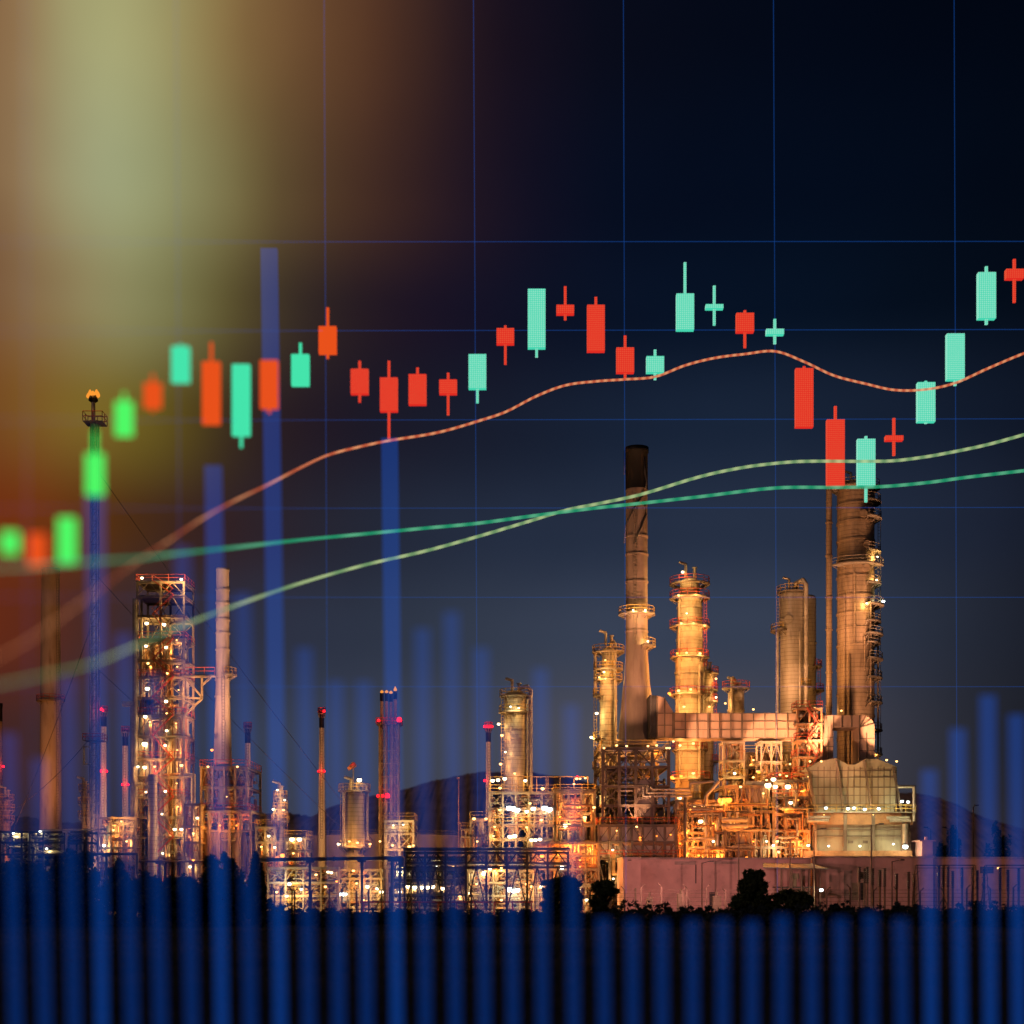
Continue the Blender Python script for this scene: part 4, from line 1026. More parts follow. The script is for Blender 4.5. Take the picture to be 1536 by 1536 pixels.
q = MB(); q.prism([(X(985,D), Z(1043,D)), (X(997,D), Z(1047,D)), (X(1010,D), Z(1068,D)), (X(1010.8,D), Z(1107,D)), (X(985,D), Z(1107,D))], D+.02, D+6); o = q.build('duct_transition', M['duct'], du)
g = MB()
for px in (986, 997, 1009): g.box((X(px,D)-.1, D-.2, Z(1107,D)), (X(px,D)+.1, D+.01, Z(1045 if px < 1000 else 1069, D)))
for py in (1070, 1088, 1106): g.box((X(985,D), D-.12, Z(py,D)-.05), (X(1010.5,D), D+.012, Z(py,D)+.05))
g.build('stiffener', M['rib'], o)
q = MB()
for i in range(5): q.box((X(975+i*2,D), D+.1+.15*(i % 2), Z(1106,D)), (X(976.6+i*2,D), D+6, Z(1042+i*.3,D)))
q.build('bellows', M['steeld'], du)
# right end: two legs and the curved top
q = MB()
def arcpts(cx, cy, r, a0, a1, n=8): return [(X(cx + r*math.cos(a0+(a1-a0)*i/n), D), Z(cy - r*math.sin(a0+(a1-a0)*i/n), D)) for i in range(n+1)]
q.prism([(X(1236.3,D), Z(1108,D)), (X(1236.3,D), Z(1073,D))] + arcpts(1293, 1092, 19, PI/2, 0) + [(X(1312,D), Z(1142,D)), (X(1289,D), Z(1142,D)), (X(1289,D), Z(1091,D)), (X(1250,D), Z(1091,D)), (X(1250,D), Z(1140,D)), (X(1232,D), Z(1140,D))], D+.03, D+6)
o = q.build('duct_elbow', M['duct'], du)
g = MB()
for px, ya, yb in ((1250,1073,1091),(1263,1073,1091),(1277,1073,1091),(1289,1073,1142),(1242,1091,1140),(1300,1100,1142)): g.box((X(px,D)-.08, D-.18, Z(yb,D)), (X(px,D)+.08, D+.02, Z(ya,D)))
for px0, px1, py in ((1232,1250,1120),(1289,1312,1108),(1289,1312,1126),(1234,1250,1106)): g.box((X(px0,D), D-.12, Z(py,D)-.06), (X(px1,D), D+.022, Z(py,D)+.06))
for k in (.35, .8, 1.25): g.beam((X(1289,D), D-.08, Z(1091,D)), (X(1293+19*math.cos(k),D), D-.08, Z(1092-19*math.sin(k),D)), .16)
g.build('stiffener', M['rib'], o)
frame('duct_support', 'slim lattice trestle holding the duct right of the big chimney', 1086, 1116, D-.5, [1112,1140,1165], 5, 2, 'X', 'steel', .3, True, (2,), 6, 41, lamps=[(1102,1160,'pale',.9,.26),(1093,1180,'warm',.9,.2)])
frame('duct_support', 'braced trestle under the duct in the middle of its length', 1142, 1172, D-.5, [1112,1142,1170], 5, 3, 'V', 'steel', .3, True, (2,), 6, 42, lamps=[(1137,1157,'warm',.8,.28)])
frame('duct_support', 'red railed trestle with stairs under the right end of the duct', 1196, 1232, D-2.5, [1062,1085,1110,1135,1160], 4, 3, 'D', 'rust', .28, True, (0,2,3,4), 8, 43, railm='redrail', stairs=True)
du2 = du
fill_flood(tw, 290, 1290, 230, 330, 1280, 262, 6, 'amber', 80, .2)

# ------------------------------------------------------------------ right furnace: hopper over panelled box
D = 250
ho = thing('furnace', 'large panelled furnace with sloping hopper walls at right', 'furnace', (X(1285, D), D, 0))
q = MB(); sh = [(1212,1152),(1232,1141),(1254,1137),(1272,1147),(1283,1147),(1300,1138),(1318,1139),(1345,1150),(1346,1182),(1341,1218),(1222,1218),(1214,1180)]
q.prism([(X(a,D), Z(c,D)) for a, c in sh], D, D+14); o = q.build('hopper', M['hopper'], ho)
g = MB()
for px in range(1218, 1345, 9): g.box((X(px,D)-.05, D-.14, Z(1217,D)), (X(px,D)+.05, D-.003, Z(1150 if 1225 < px < 1335 else 1156, D)))
for py in (1156, 1166, 1181, 1193, 1206): g.box((X(1215,D), D-.12, Z(py,D)-.06), (X(1345,D), D-.004, Z(py,D)+.06))
for a, c in (((1212,1150),(1224,1218)),((1254,1138),(1266,1218)),((1296,1140),(1308,1218)),((1340,1150),(1352,1218))): g.beam(P(*a, D-.4), P(*c, D-.6), .38)
g.build('stiffener', M['rib'], o)
q = MB(); q.box((X(1208,D), D-1.6, Z(1219.5,D)), (X(1370,D), D+16, Z(1218.3,D))); o = q.build('platform', M['deck'], ho)
g = MB(); g.rail([(X(1208,D), D-1.5, Z(1218.3,D)), (X(1370,D), D-1.5, Z(1218.3,D)), (X(1370,D), D+15, Z(1218.3,D))], 1.15, .06); g.build('railing', M['rail'], o)
q = MB(); q.box((X(1216,D), D-.4, Z(1237,D)), (X(1368,D), D+15, Z(1219.7,D))); q.build('beam_storey', M['rust'], ho)
q = MB(); q.box((X(1222,D), D+.1, Z(1276,D)), (X(1362,D), D+14, Z(1237.2,D))); o = q.build('lower_box', M['hopper'], ho)
g = MB()
for px in (1222, 1267, 1309, 1354, 1362): g.box((X(px,D)-.3, D-.45, Z(1290,D)), (X(px,D)+.3, D+.07, Z(1220,D)))
for py in (1244, 1254): g.box((X(1222,D), D-.2, Z(py,D)-.1), (X(1362,D), D+.08, Z(py,D)+.1))
for px in (1276, 1298): g.box((X(px,D)-.4, D-.15, Z(1265,D)), (X(px,D)+.4, D+.09, Z(1261,D)))
g.build('stiffener', M['rib'], o)
q = MB(); q.box((X(1204,D), D-1, Z(1289,D)), (X(1366,D), D+14, Z(1276.2,D))); q.build('plinth', M['rust'], ho)
q = MB(); q.box((X(1204,D), D-2, 0), (X(1366,D), D+14, Z(1289.2,D))); q.build('base', M['steeld'], ho)
for (a, c, y) in ((1212,1245,1226),(1212,1243,1231),(1330,1364,1227),(1335,1366,1231)):
    q = MB(); q.tube(P(a,y,D-1.1), P(c,y,D-1.1), .28, 10); q.build('pipe', M['pipe'], ho)
q = MB(); q.path([P(1347,1180,D-1), P(1371,1180,D-1), P(1371,1232,D-1)], .28, 10); q.path([P(1358,1236,D-.9), P(1358,1272,D-.9)], .5, 10); q.build('pipe_elbow', M['pipe'], ho)
for px, py, k, pw in ((1239,1212,'pale',.7),(1272,1213,'pale',.9),(1281,1212,'pale',.9),(1318,1213,'pale',.9),(1353,1202,'pale',.6),(1362,1203,'pale',.6),(1297,1214,'pale',.5)): lamp(ho, px, py, D-2.2, 'cool', pw*.6, .26)
for px, py, k, pw in ((1243,1269,'pale',.9),(1290,1269,'pale',1.0),(1340,1266,'cool',1.6),(1213,1268,'pale',.6)): lamp(ho, px, py, D-1.9, 'cool', pw*.45, .16)
lamp(ho, 1358, 1270, D-2.2, 'cool', .5, .45)
fill_flood(ho, 1236, 1222, D-6, 1245, 1180, D, 4, 'warm', 80, .1); fill_flood(ho, 1310, 1222, D-6, 1300, 1180, D, 4, 'warm', 80, .1)  # added spots that lift the hopper panels

# added floods that brighten the columns behind the furnace
fill_flood(ho, 1215, 1142, D-3, 1280, 900, 276, 90, 'dusk', 30, .2); fill_flood(ho, 1330, 1140, D-3, 1288, 1000, 276, 60, 'dusk', 36, .2)
fill_flood(ho, 1232, 1142, D-3, 1195, 1000, 282, 240, 'dusk', 34, .2); fill_flood(ho, 1345, 1142, D+8, 1290, 820, 276, 150, 'dusk', 24, .2)

fill_flood(ho, 1130, 1166, 246, 1193, 1010, 282, 130, 'dusk', 44, .2); fill_flood(ho, 1180, 1164, 246, 1200, 1060, 282, 40, 'warm', 60, .2)

fill_flood(du, 1130, 1064, 257, 1190, 985, 282, 34, 'dusk', 60, .2); fill_flood(du, 1222, 1062, 257, 1208, 960, 284, 22, 'warm', 60, .2); fill_flood(du, 1262, 1066, 257, 1280, 930, 276, 15, 'dusk', 60, .2); fill_flood(du, 1215, 1064, 258, 1268, 850, 276, 50, 'dusk', 46, .2)  # floods added on the duct top to light the columns behind

# ------------------------------------------------------------------ steel process structures, the busy heart of the plant
D = 252
ps = frame('process_structure', 'orange lit steel process structure with many lamps under the domed silver column', 735, 832, D, [1188,1212,1237,1258,1280], 18, 6, 'X', 'steel', .36, True, (0,2), 60, 51, pipemats=('pipe', 'rust', 'pipe'),
  lamps=[(739,1171,'pale',.7,.34),(747,1170,'pale',.6,.34),(757,1168,'pale',.7,.34),(750,1182,'warm',.5,.26),(788,1171,'pale',.6,.3),(814,1183,'warm',.8,.32),(764,1212,'cool',1.3,.5),(770,1213,'cool',1.2,.5),(776,1215,'cool',1.2,.45),(800,1213,'pale',1.2,.45),(817,1212,'cool',1.3,.5),(824,1214,'cool',1.2,.5),(790,1217,'pale',.9,.34),(765,1255,'pale',1.0,.4),(772,1254,'pale',1.0,.4),(797,1260,'pale',.8,.34),(803,1260,'pale',.8,.34),(810,1259,'pale',.8,.34),(750,1215,'warm',.7,.26),(783,1230,'amber',.8,.24),(795,1205,'warm',.8,.24),(812,1230,'warm',.8,.26),(742,1240,'warm',.6,.2),(790,1241,'warm',.8,.22)])
q = MB(); 
for a in (768, 785, 805, 822): q.tube(P(a,1188,D+1), P(a,1166,D+1), .09, 5)
q.tube(P(735,1165,D+.2), P(882,1165,D+.2), .1, 5)
for a in range(735, 890, 21): q.tube(P(a,1188,D+.2), P(a,1165,D+.2), .1, 5)
q.build('gantry_rail', M['rail'], ps)
ps2 = frame('process_structure', 'orange glowing steel structure around a fat brass vessel, left of the big chimney', 833, 892, D, [1184,1187,1237,1260,1285], 16, 4, 'V', 'steel', .36, True, (1,), 40, 52, pipemats=('rust', 'pipe'),
  lamps=[(848,1238,'pale',.9,.4),(853,1237,'warm',1.2,.36),(877,1226,'warm',1.2,.32),(891,1211,'warm',1.0,.26),(865,1168,'warm',.8,.26),(878,1167,'warm',.6,.2),(861,1176,'warm',1,.2),(840,1225,'amber',1,.2)], railm='rail')
warn(ps2, 866, 1166, D-.4, .25)
column('drum_vessel', 'fat brass coloured vessel with round manway, lit gold inside the structure', 842, 880, 1192, D+6.5, 'clad', mans=[(862,1210)], rings=(1217,), vent=False, cat='vessel', lamps=[(856,1206,'amber',3.2,.16),(870,1208,'amber',3.2,.16),(852,1228,'amber',3.2,.2)])
frame('process_structure', 'low lit steel structure left of the orange one, behind the pipe bridge', 706, 734, D+1, [1228,1252,1280], 12, 3, 'X', 'steel', .32, True, (0,), 18, 53, lamps=[(711,1228,'warm',.7,.28),(729,1228,'warm',.6,.24),(740,1254,'warm',.5,.2),(716,1262,'warm',.6,.2)])
column('tank_vessel', 'slim upright vessel behind the lit steel structure, left part', 765, 786, 1192, D+9, 'clad2', vent=False, cat='vessel', rings=(1210,1235))
column('tank_vessel', 'slim upright vessel behind the lit steel structure, right part', 798, 816, 1196, D+10, 'clad2', vent=False, cat='vessel', rings=(1220,))

# pipe bridge across the front
D = 244
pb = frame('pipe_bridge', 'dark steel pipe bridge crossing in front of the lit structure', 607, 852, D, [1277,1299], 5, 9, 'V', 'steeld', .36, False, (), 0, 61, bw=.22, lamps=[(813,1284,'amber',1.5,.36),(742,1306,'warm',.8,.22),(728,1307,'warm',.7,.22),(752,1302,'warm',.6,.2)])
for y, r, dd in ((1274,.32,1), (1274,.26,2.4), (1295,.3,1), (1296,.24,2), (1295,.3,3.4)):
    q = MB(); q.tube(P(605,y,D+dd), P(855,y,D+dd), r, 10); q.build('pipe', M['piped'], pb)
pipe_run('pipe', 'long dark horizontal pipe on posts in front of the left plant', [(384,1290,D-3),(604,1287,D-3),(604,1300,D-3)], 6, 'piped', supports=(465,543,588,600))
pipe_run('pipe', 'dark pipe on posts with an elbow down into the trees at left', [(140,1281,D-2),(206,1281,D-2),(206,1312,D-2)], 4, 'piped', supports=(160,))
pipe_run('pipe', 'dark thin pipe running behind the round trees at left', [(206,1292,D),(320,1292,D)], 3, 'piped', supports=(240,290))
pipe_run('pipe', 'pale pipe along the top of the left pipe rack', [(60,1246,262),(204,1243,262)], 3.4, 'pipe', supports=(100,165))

# busy low pipework between ground and bridge
def yard(label, px0, px1, D, lv, n, seed, lamps, mats=('pipe', 'rust'), depth=7, nx=5, m='steel', railm='rail', brace='X'):
    return frame('pipe_rack', label, px0, px1, D, lv, depth, nx, brace, m, .28, False, (), n, seed, [(L[0], L[1], L[2], L[3]*2.2) + tuple(L[4:]) for L in lamps], 'pipe rack', pipemats=mats, bw=.12)
yard('low pipe rack with yellow pipes, between the round tree and the wide vessel', 402, 508, 247, [1300,1322,1342], 46, 71, [(434,1326,'cool',.6,.3),(452,1334,'pale',.5,.28),(430,1344,'pale',.5,.26),(474,1312,'warm',1,.24),(488,1330,'warm',.9,.24),(492,1308,'pale',.6,.24),(415,1338,'warm',.6,.24),(505,1322,'amber',1,.2),(460,1338,'amber',1,.2)], ('rail', 'pipe', 'rust'))
yard('low pipe rack with white lamps under the wide silver vessel', 508, 572, 248, [1303,1316,1335], 44, 72, [(514,1341,'cool',.9,.42),(510,1341,'cool',.6,.3),(518,1341,'cool',.6,.3),(507,1325,'pale',.7,.3),(497,1309,'pale',.6,.26),(551,1330,'pale',.7,.34),(572,1338,'pale',.6,.34),(566,1333,'pale',.6,.3),(535,1325,'warm',1,.2),(530,1306,'warm',1.2,.24),(545,1350,'warm',.8,.2)], ('pipe', 'steel', 'rust'))
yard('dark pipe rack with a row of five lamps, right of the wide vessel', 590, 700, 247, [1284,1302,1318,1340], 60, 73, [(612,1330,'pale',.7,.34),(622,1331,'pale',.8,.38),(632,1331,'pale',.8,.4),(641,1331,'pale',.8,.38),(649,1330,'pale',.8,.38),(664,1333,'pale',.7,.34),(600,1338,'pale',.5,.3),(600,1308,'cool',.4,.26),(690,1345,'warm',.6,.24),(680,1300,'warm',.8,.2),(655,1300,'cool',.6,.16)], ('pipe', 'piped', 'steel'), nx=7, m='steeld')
yard('tangled low pipe rack with bright lamps under the pipe bridge', 700, 800, 246.5, [1304,1322,1342], 64, 74, [(726,1309,'pale',.7,.34),(735,1303,'pale',.6,.3),(743,1305,'amber',.8,.34),(764,1334,'cool',1.2,.5),(770,1336,'cool',1.1,.46),(776,1335,'cool',1,.44),(725,1311,'cool',.5,.24),(705,1340,'pale',.6,.28),(790,1326,'warm',.9,.28),(798,1330,'warm',.9,.3),(752,1350,'warm',.8,.24),(715,1326,'warm',.8,.2)], ('pipe', 'pipe', 'rust'), nx=6)
yard('tangled low pipe rack left of the pink building, partly behind trees', 800, 898, 247.5, [1262,1282,1302,1325], 64, 75, [(843,1301,'cool',.8,.38),(812,1330,'pale',.6,.3),(822,1334,'cool',.7,.3),(868,1335,'pale',.6,.3),(880,1350,'pale',.6,.3),(870,1290,'amber',3.0,.2),(855,1268,'amber',3.0,.2),(885,1272,'amber',3.0,.2),(838,1282,'amber',1,.2),(920,1318,'pale',.6,.2)], ('rust', 'pipe', 'rust'), nx=6)
yard('dim pipe rack at the far left among the tree tops', 0, 130, 262, [1246,1262,1280], 26, 76, [(20,1250,'cool',.15,.2),(70,1273,'cool',.15,.2),(60,1247,'cool',.15,.2)], ('piped', 'steel'), m='steeld')
yard('lit pipe rack between the flare mast and the lattice tower', 148, 204, 256, [1225,1248,1270,1292], 34, 77, [(156,1268,'cool',.4,.28),(170,1245,'warm',.6,.2),(190,1262,'warm',.5,.2),(182,1232,'warm',.5,.18)], ('pipe', 'rust'), nx=4)
yard('pipe rack between the lattice tower and the braced furnace', 277, 300, 255, [1205,1238,1262,1290], 22, 78, [(296,1227,'pale',.5,.26),(285,1300,'pale',.6,.26),(290,1250,'warm',.5,.2)], ('pipe', 'rust'), nx=3)
frame('valve_platform', 'steel platform crowded with pipes beside the small narrow column', 384, 412, 258, [1240,1262,1285], 8, 3, 'X', 'steel', .3, True, (0,), 18, 79, lamps=[(403,1254,'pale',.6,.26),(392,1270,'warm',.6,.2)])
frame('valve_platform', 'steel platform with two slanted floodlamps right of the small narrow column', 428, 458, 258, [1256,1275,1298], 8, 3, 'X', 'steel', .3, True, (0,), 18, 80, lamps=[(438,1259,'pale',.9,.44),(449,1259,'pale',.9,.44),(440,1280,'warm',.7,.2),(412,1271,'pale',.5,.24)])
frame('equipment_house', 'white railed equipment platform with slanted legs beside the four flare pipes', 578, 620, 256, [1230,1249,1273], 8, 3, 'X', 'white', .34, True, (0,1), 10, 81, panels=[(580,612,1236,1247,'white')], lamps=[(590,1238,'pale',.8,.16),(605,1237,'pale',.8,.16),(614,1270,'warm',.7,.3),(589,1268,'warm',.6,.24),(570,1262,'warm',.6,.2),(620,1268,'warm',.4,.2)])

# orange heart right of the furnace house
D = 251
oh = frame('process_structure', 'glowing orange pipe gallery right of the furnace house', 1014, 1088, D, [1200,1222,1248,1270], 14, 4, 'X', 'steelm', .34, True, (), 60, 91, pipemats=('rust', 'pipe', 'rust'),
  lamps=[(1083,1201,'amber',9,.75),(1093,1200,'amber',6,.6),(1051,1232,'pale',1.0,.4),(1055,1210,'warm',1,.28),(1042,1211,'warm',.9,.26),(1020,1197,'pale',.6,.28),(1032,1246,'amber',3.2,.3),(1032,1280,'amber',3.6,.26),(1048,1283,'amber',3.6,.26),(1062,1272,'amber',3.6,.24),(1070,1262,'pale',.6,.24),(1075,1282,'amber',3.2,.3),(1083,1282,'amber',3.2,.3),(1040,1262,'amber',3.2,.22),(1070,1235,'amber',2.4,.2),(1020,1265,'amber',3.2,.2)])
for i, (pts, w, lab) in enumerate((([(965,1180,D-1),(965,1194,D-1),(1038,1194,D-1)], 4, 'brass pipe with an elbow, lowest of three in front of the chimney support'),
   ([(971,1178,D-1.6),(971,1189,D-1.6),(1036,1189,D-1.6)], 3.4, 'brass pipe with an elbow, middle of three in front of the chimney support'),
   ([(976,1180,D-2),(979,1184,D-2),(1035,1184,D-2)], 3.2, 'brass pipe, topmost of three in front of the chimney support'),
   ([(1028,1290,D-1.5),(1028,1196,D-1.5)], 6, 'thick dark upright pipe at the corner of the orange gallery'),
   ([(1059,1290,D-1),(1059,1194,D-1),(1078,1172,D-1)], 5, 'upright orange pipe that bends into a slope at its top'),
   ([(1034,1186,D-.5),(1036,1175,D-.5),(1072,1172,D-.5)], 4, 'orange pipe arching over towards the duct trestle'),
   ([(1033,1258,D-1.4),(1072,1258,D-1.4)], 4.4, 'upper of two glowing horizontal orange pipes in the gallery'),
   ([(1033,1272,D-1.4),(1064,1272,D-1.4)], 4.4, 'lower of two glowing horizontal orange pipes in the gallery'))):
    pipe_run('pipe', lab, pts, w, 'pipe' if i != 3 else 'piped', supports=())
mid = frame('process_structure', 'crowded steel structure with panelled box left of the right furnace', 1088, 1160, D-.5, [1178,1216,1244,1270], 14, 5, 'X', 'steelm', .34, True, (1,), 70, 92, pipemats=('pipe', 'rust', 'steel'), panels=[(1119,1146,1172,1210,'panel'),(1104,1122,1250,1284,'panel')],
  lamps=[(1152,1178,'pale',1.2,.55),(1163,1180,'pale',.9,.4),(1160,1169,'pale',.9,.42),(1138,1158,'amber',.5,.3),(1111,1180,'warm',.8,.24),(1100,1232,'warm',1.2,.2),(1150,1262,'pale',.9,.2),(1160,1268,'cool',.8,.2),(1166,1262,'warm',.6,.26),(1130,1262,'amber',1,.2),(1145,1190,'warm',1,.2),(1168,1278,'warm',.7,.26)])
ri = frame('process_structure', 'red lit pipe structure just left of the sloping hopper', 1161, 1214, D-.5, [1170,1195,1220,1245,1270], 12, 4, 'X', 'steelm', .32, True, (0,1), 60, 93, pipemats=('rust', 'rust', 'pipe'), railm='redrail',
  lamps=[(1182,1180,'pale',1.3,.5),(1186,1204,'pale',.8,.34),(1197,1200,'amber',3.6,.2),(1178,1212,'amber',3.6,.2),(1200,1240,'amber',3.6,.2),(1212,1268,'pale',.7,.24),(1190,1262,'amber',3.2,.2),(1207,1185,'amber',3.2,.2),(1200,1262,'amber',3.2,.18)])
vessel('heat_exchanger', 'upper of two long brass drums left of the right furnace', 1082, 1122, 1230, 4, D-3, 'clad', floor=1234)
vessel('heat_exchanger', 'lower of two long brass drums left of the right furnace', 1082, 1122, 1239, 3.6, D-3, 'clad', floor=1244)
fill_flood(mid, 1120, 1286, D-8, 1130, 1190, D, 10, 'amber', 80, .2)
fill_flood(oh, 1010, 1112, D, 1110, 1088, 256, 20, 'dusk', 90, .2); fill_flood(mid, 1150, 1170, D-7, 1160, 1090, 256, 20, 'dusk', 80, .2); fill_flood(mid, 1212, 1165, D-9, 1280, 1090, 256, 20, 'dusk', 70, .1)  # added floods that light the duct face
fill_flood(ri, 1170, 1162, D+4, 1190, 960, 282, 200, 'dusk', 30, .2)

# more equipment packed into the gallery
for pa, pb, yt, dd, lab in ((1038,1050,1188,D+7,'upright vessel behind the glowing orange gallery, just right of the thick dark pipe'),
    (1094,1107,1183,D+6,'upright vessel behind the brass drums, below the slim duct trestle'),
    (1149,1164,1176,D+6,'upright vessel among the bright lamps left of the sloping hopper'),
    (1178,1190,1190,D+6,'slim upright vessel inside the red lit pipe structure')):
    column('tank_vessel', lab, pa, pb, yt, dd, 'clad', vent=True, cat='vessel', rings=(yt+14, yt+40), plats=((yt+10, 4, 'F'),), railm='rail')
frame('process_structure', 'taller steel structure behind the red lit one, seen under the duct', 1118, 1200, D+20, [1128,1150,1172,1196,1222,1250], 10, 6, 'V', 'steelm', .3, True, (0,2), 70, 96, pipemats=('pipe', 'rust', 'steel'), railm='rail', lamps=[(1130,1140,'warm',1.2,.2),(1160,1162,'warm',1.4,.2),(1185,1146,'warm',1.0,.2),(1146,1186,'amber',2,.2)])
rg = random.Random(404)
for root, pa, pb in ((oh, 1014, 1088), (mid, 1088, 1160), (ri, 1161, 1214), (fh, 898, 1014), (ps2, 833, 892)):
    for k in range(9 if root is not fh else 5):
        y = rg.uniform(1206, 1284) if root is not fh else rg.uniform(1262, 1288); x0 = rg.uniform(pa, pa+(pb-pa)*.4); x1 = rg.uniform(pa+(pb-pa)*.55, pb); dd = D-1.0-rg.uniform(0, 1.2)
        up = y + rg.choice((-1, 1))*rg.uniform(8, 26); r = S(rg.uniform(.9, 2.0), D)
        q = MB(); q.path([P(x0, y, dd), P(x1, y, dd), P(x1, min(1289, up), dd)], r, 8)
        for f in (.2, .5, .8): m = P(x0+(x1-x0)*f, y, dd); q.tube(m-Vector((.1,0,0)), m+Vector((.1,0,0)), r*1.5, 10)
        q.build('pipe', M[rg.choice(('rust', 'pipe', 'rust', 'steel'))], root)
fill_flood(mid, 1060, 1287, D-12, 1075, 1230, D, 7, 'amber', 100, .15); fill_flood(mid, 1190, 1287, D-12, 1185, 1235, D, 6, 'amber', 100, .15); fill_flood(ps2, 870, 1300, D-9, 865, 1255, D, 6, 'amber', 100, .15)  # added amber spots that brighten the low pipework

# big storage tank at the back
D = 306
st = thing('storage_tank', 'very wide low storage tank with dull brown wall behind the left plant', 'storage tank', (X(582, D), D+18, 0))
q = MB(); r = S(126, D+18); cx = X(582, D+18); q.lathe(cx, D+18, [(r, 0), (r, Z(1253, D))], 96); q.lathe(cx, D+18, [(r, Z(1253,D)+.005), (r*.5, Z(1253,D)+1.0), (.1, Z(1253,D)+1.3)], 96, cap=False); q.build('shell', M['tank'], st)
q = MB()
for k in (.0, .33, .66): q.lathe(cx, D+18, [(r*.998, Z(1254+k*60,D)), (r+.25, Z(1254+k*60,D)), (r+.25, Z(1254+k*60,D)+.35), (r*.998, Z(1254+k*60,D)+.35)], 96, smooth=False)
q.build('wind_girder', M['tank'], st)
g = MB(); g.rail([(cx + r*math.cos(PI+PI*i/24), D+18 + r*math.sin(PI+PI*i/24), Z(1253,D)) for i in range(25)], 1.1, .05); g.build('railing', M['steel'], st)
fill_flood(st, 470, 1345, 270, 520, 1270, D, 30, 'warm', 90, .2); fill_flood(st, 660, 1330, 270, 650, 1270, D, 26, 'warm', 90, .2)  # added floods that light the tank wall
frame('valve_platform', 'small lit platform on top of the tank right of the bare mast', 692, 704, 300, [1243,1254], 6, 2, 'X', 'steel', .26, True, (0,), 6, 84)

# ------------------------------------------------------------------ pink buildings
D = 238
def hall(label, pa, pb, ytop, D, dep, bays, extra=()):
    r = thing('plant_building', label, 'building', (X((pa+pb)/2, D), D, 0))
    q = MB(); q.box((X(pa,D), D, 0), (X(pb,D), D+dep, Z(ytop,D))); w = q.build('wall', M['pink'], r)
    q = MB(); q.box((X(pa,D)-.15, D-.15, Z(ytop,D)+.003), (X(pb,D)+.15, D+dep+.15, Z(ytop,D)+.3)); q.build('coping', M['pinkd'], r)
    g = MB()
    for px in bays: g.box((X(px,D)-.09, D-.06, .1), (X(px,D)+.09, D-.002, Z(ytop+9,D)))
    g.box((X(bays[0],D), D-.07, Z(ytop+9,D)), (X(bays[-1],D), D-.003, Z(ytop+8,D))); g.build('wall_rib', M['pink'], r)
    for kind, a, c, u, v, mt in extra:
        q = MB(); q.box((X(a,D), D-.1, Z(v,D)), (X(c,D), D-.005, Z(u,D))); q.build(kind, M[mt], r)
    return r
ha = hall('long windowless pink building in front of the furnace house', 958, 1216, 1289, D, 10, (1000,1046,1102,1150,1190), [('stain_patch', 1012, 1044, 1292, 1297, 'pinkd'), ('stain_patch', 1070, 1110, 1292, 1296, 'pinkd'), ('downpipe', 1043, 1044.4, 1297, 1325, 'steeld'), ('door', 1064, 1072, 1338, 1364, 'steeld'), ('wall_box', 1120, 1130, 1325, 1335, 'steel')])
q = MB(); q.box((X(935,D-4), D-4, 0), (X(957.7,D), D+9, Z(1288,D-4))); h2 = thing('plant_building', 'small pale block at the left end of the pink building', 'building', (X(946,D), D-4, 0)); q.build('wall', M['pink'], h2)
q = MB(); q.box((X(935,D-4)-.1, D-4.1, Z(1288,D-4)), (X(957.7,D)+.1, D+9.1, Z(1287,D-4)+.15)); q.build('coping', M['pinkd'], h2)
q = MB(); q.box((X(952,D-4), D-4.12, 0), (X(954.5,D-4), D-4.003, Z(1332,D-4))); q.build('downpipe', M['steel'], h2)
q = MB(); q.box((X(942,D-4), D-4.1, Z(1291,D-4)), (X(947,D-4), D-4.004, Z(1289.5,D-4))); q.build('wall_vent', M['steeld'], h2)
hb = hall('pale lilac building behind the switchyard at right', 1218, 1400, 1287, D+4, 10, (1258,1300,1340,1380), [('door', 1266, 1277, 1306, 1350, 'pinkd'), ('window', 1290, 1302, 1308, 1318, 'black'), ('door', 1278, 1288, 1324, 1350, 'steel'), ('panel_door', 1288.5, 1297, 1324, 1350, 'steeld')])
hc = hall('low dim building at the right edge behind the switchyard', 1402, 1580, 1288, D+6, 10, (1440,1485,1530), [('window', 1470, 1490, 1300, 1310, 'steeld')])
q = MB(); x0, x1 = X(1383,D+8), X(1399,D+8); q.box((x0, D+8, 0), (x1, D+12, Z(1262,D+8))); q.box((x0-.5, D+7.5, Z(1262,D+8)), (x1+.4, D+12.5, Z(1260,D+8))); q.tube((x0+.8, D+8.5, Z(1260,D+8)), (x0+.8, D+8.5, Z(1255,D+8)), .3, 8)
single(q, 'vent_house', M['pink'], 'small pale tower like block beyond the lilac building', 'building', (X(1391,D+8), D+8, 0))
# unlit light poles; added spots, not their heads, wash these walls
def light_pole(label, px, top, base_D, kind='amber', pw=0, lampy=None, w=.13, arm=1.2, lit=True, target=None, ang=100):
    r = thing('light_pole', label, 'light pole', (X(px, base_D), base_D, 0), 'poles along the plant front')
    q = MB(); q.tube((X(px,base_D), base_D, 0), (X(px,base_D), base_D, Z(top,base_D)), w, 8, w*.7); q.tube((X(px,base_D), base_D, 0), (X(px,base_D), base_D, .5), w*1.8, 8); q.build('pole', M['fencem'], r)
    q = MB(); q.tube((X(px,base_D), base_D, Z(top,base_D)-.1), (X(px,base_D)+arm, base_D-.3, Z(top,base_D)+.25), .06, 6); q.box((X(px,base_D)+arm-.1, base_D-.55, Z(top,base_D)+.12), (X(px,base_D)+arm+.6, base_D-.1, Z(top,base_D)+.34)); q.build('lamp_head', M['steeld'], r)
    return r
p1 = light_pole('tall dark pole in front of the pink wall, left of the leafy tree', 1108, 1246, 226)
p2 = light_pole('dark pole in front of the open shed, left one of two', 1185, 1258, 226)
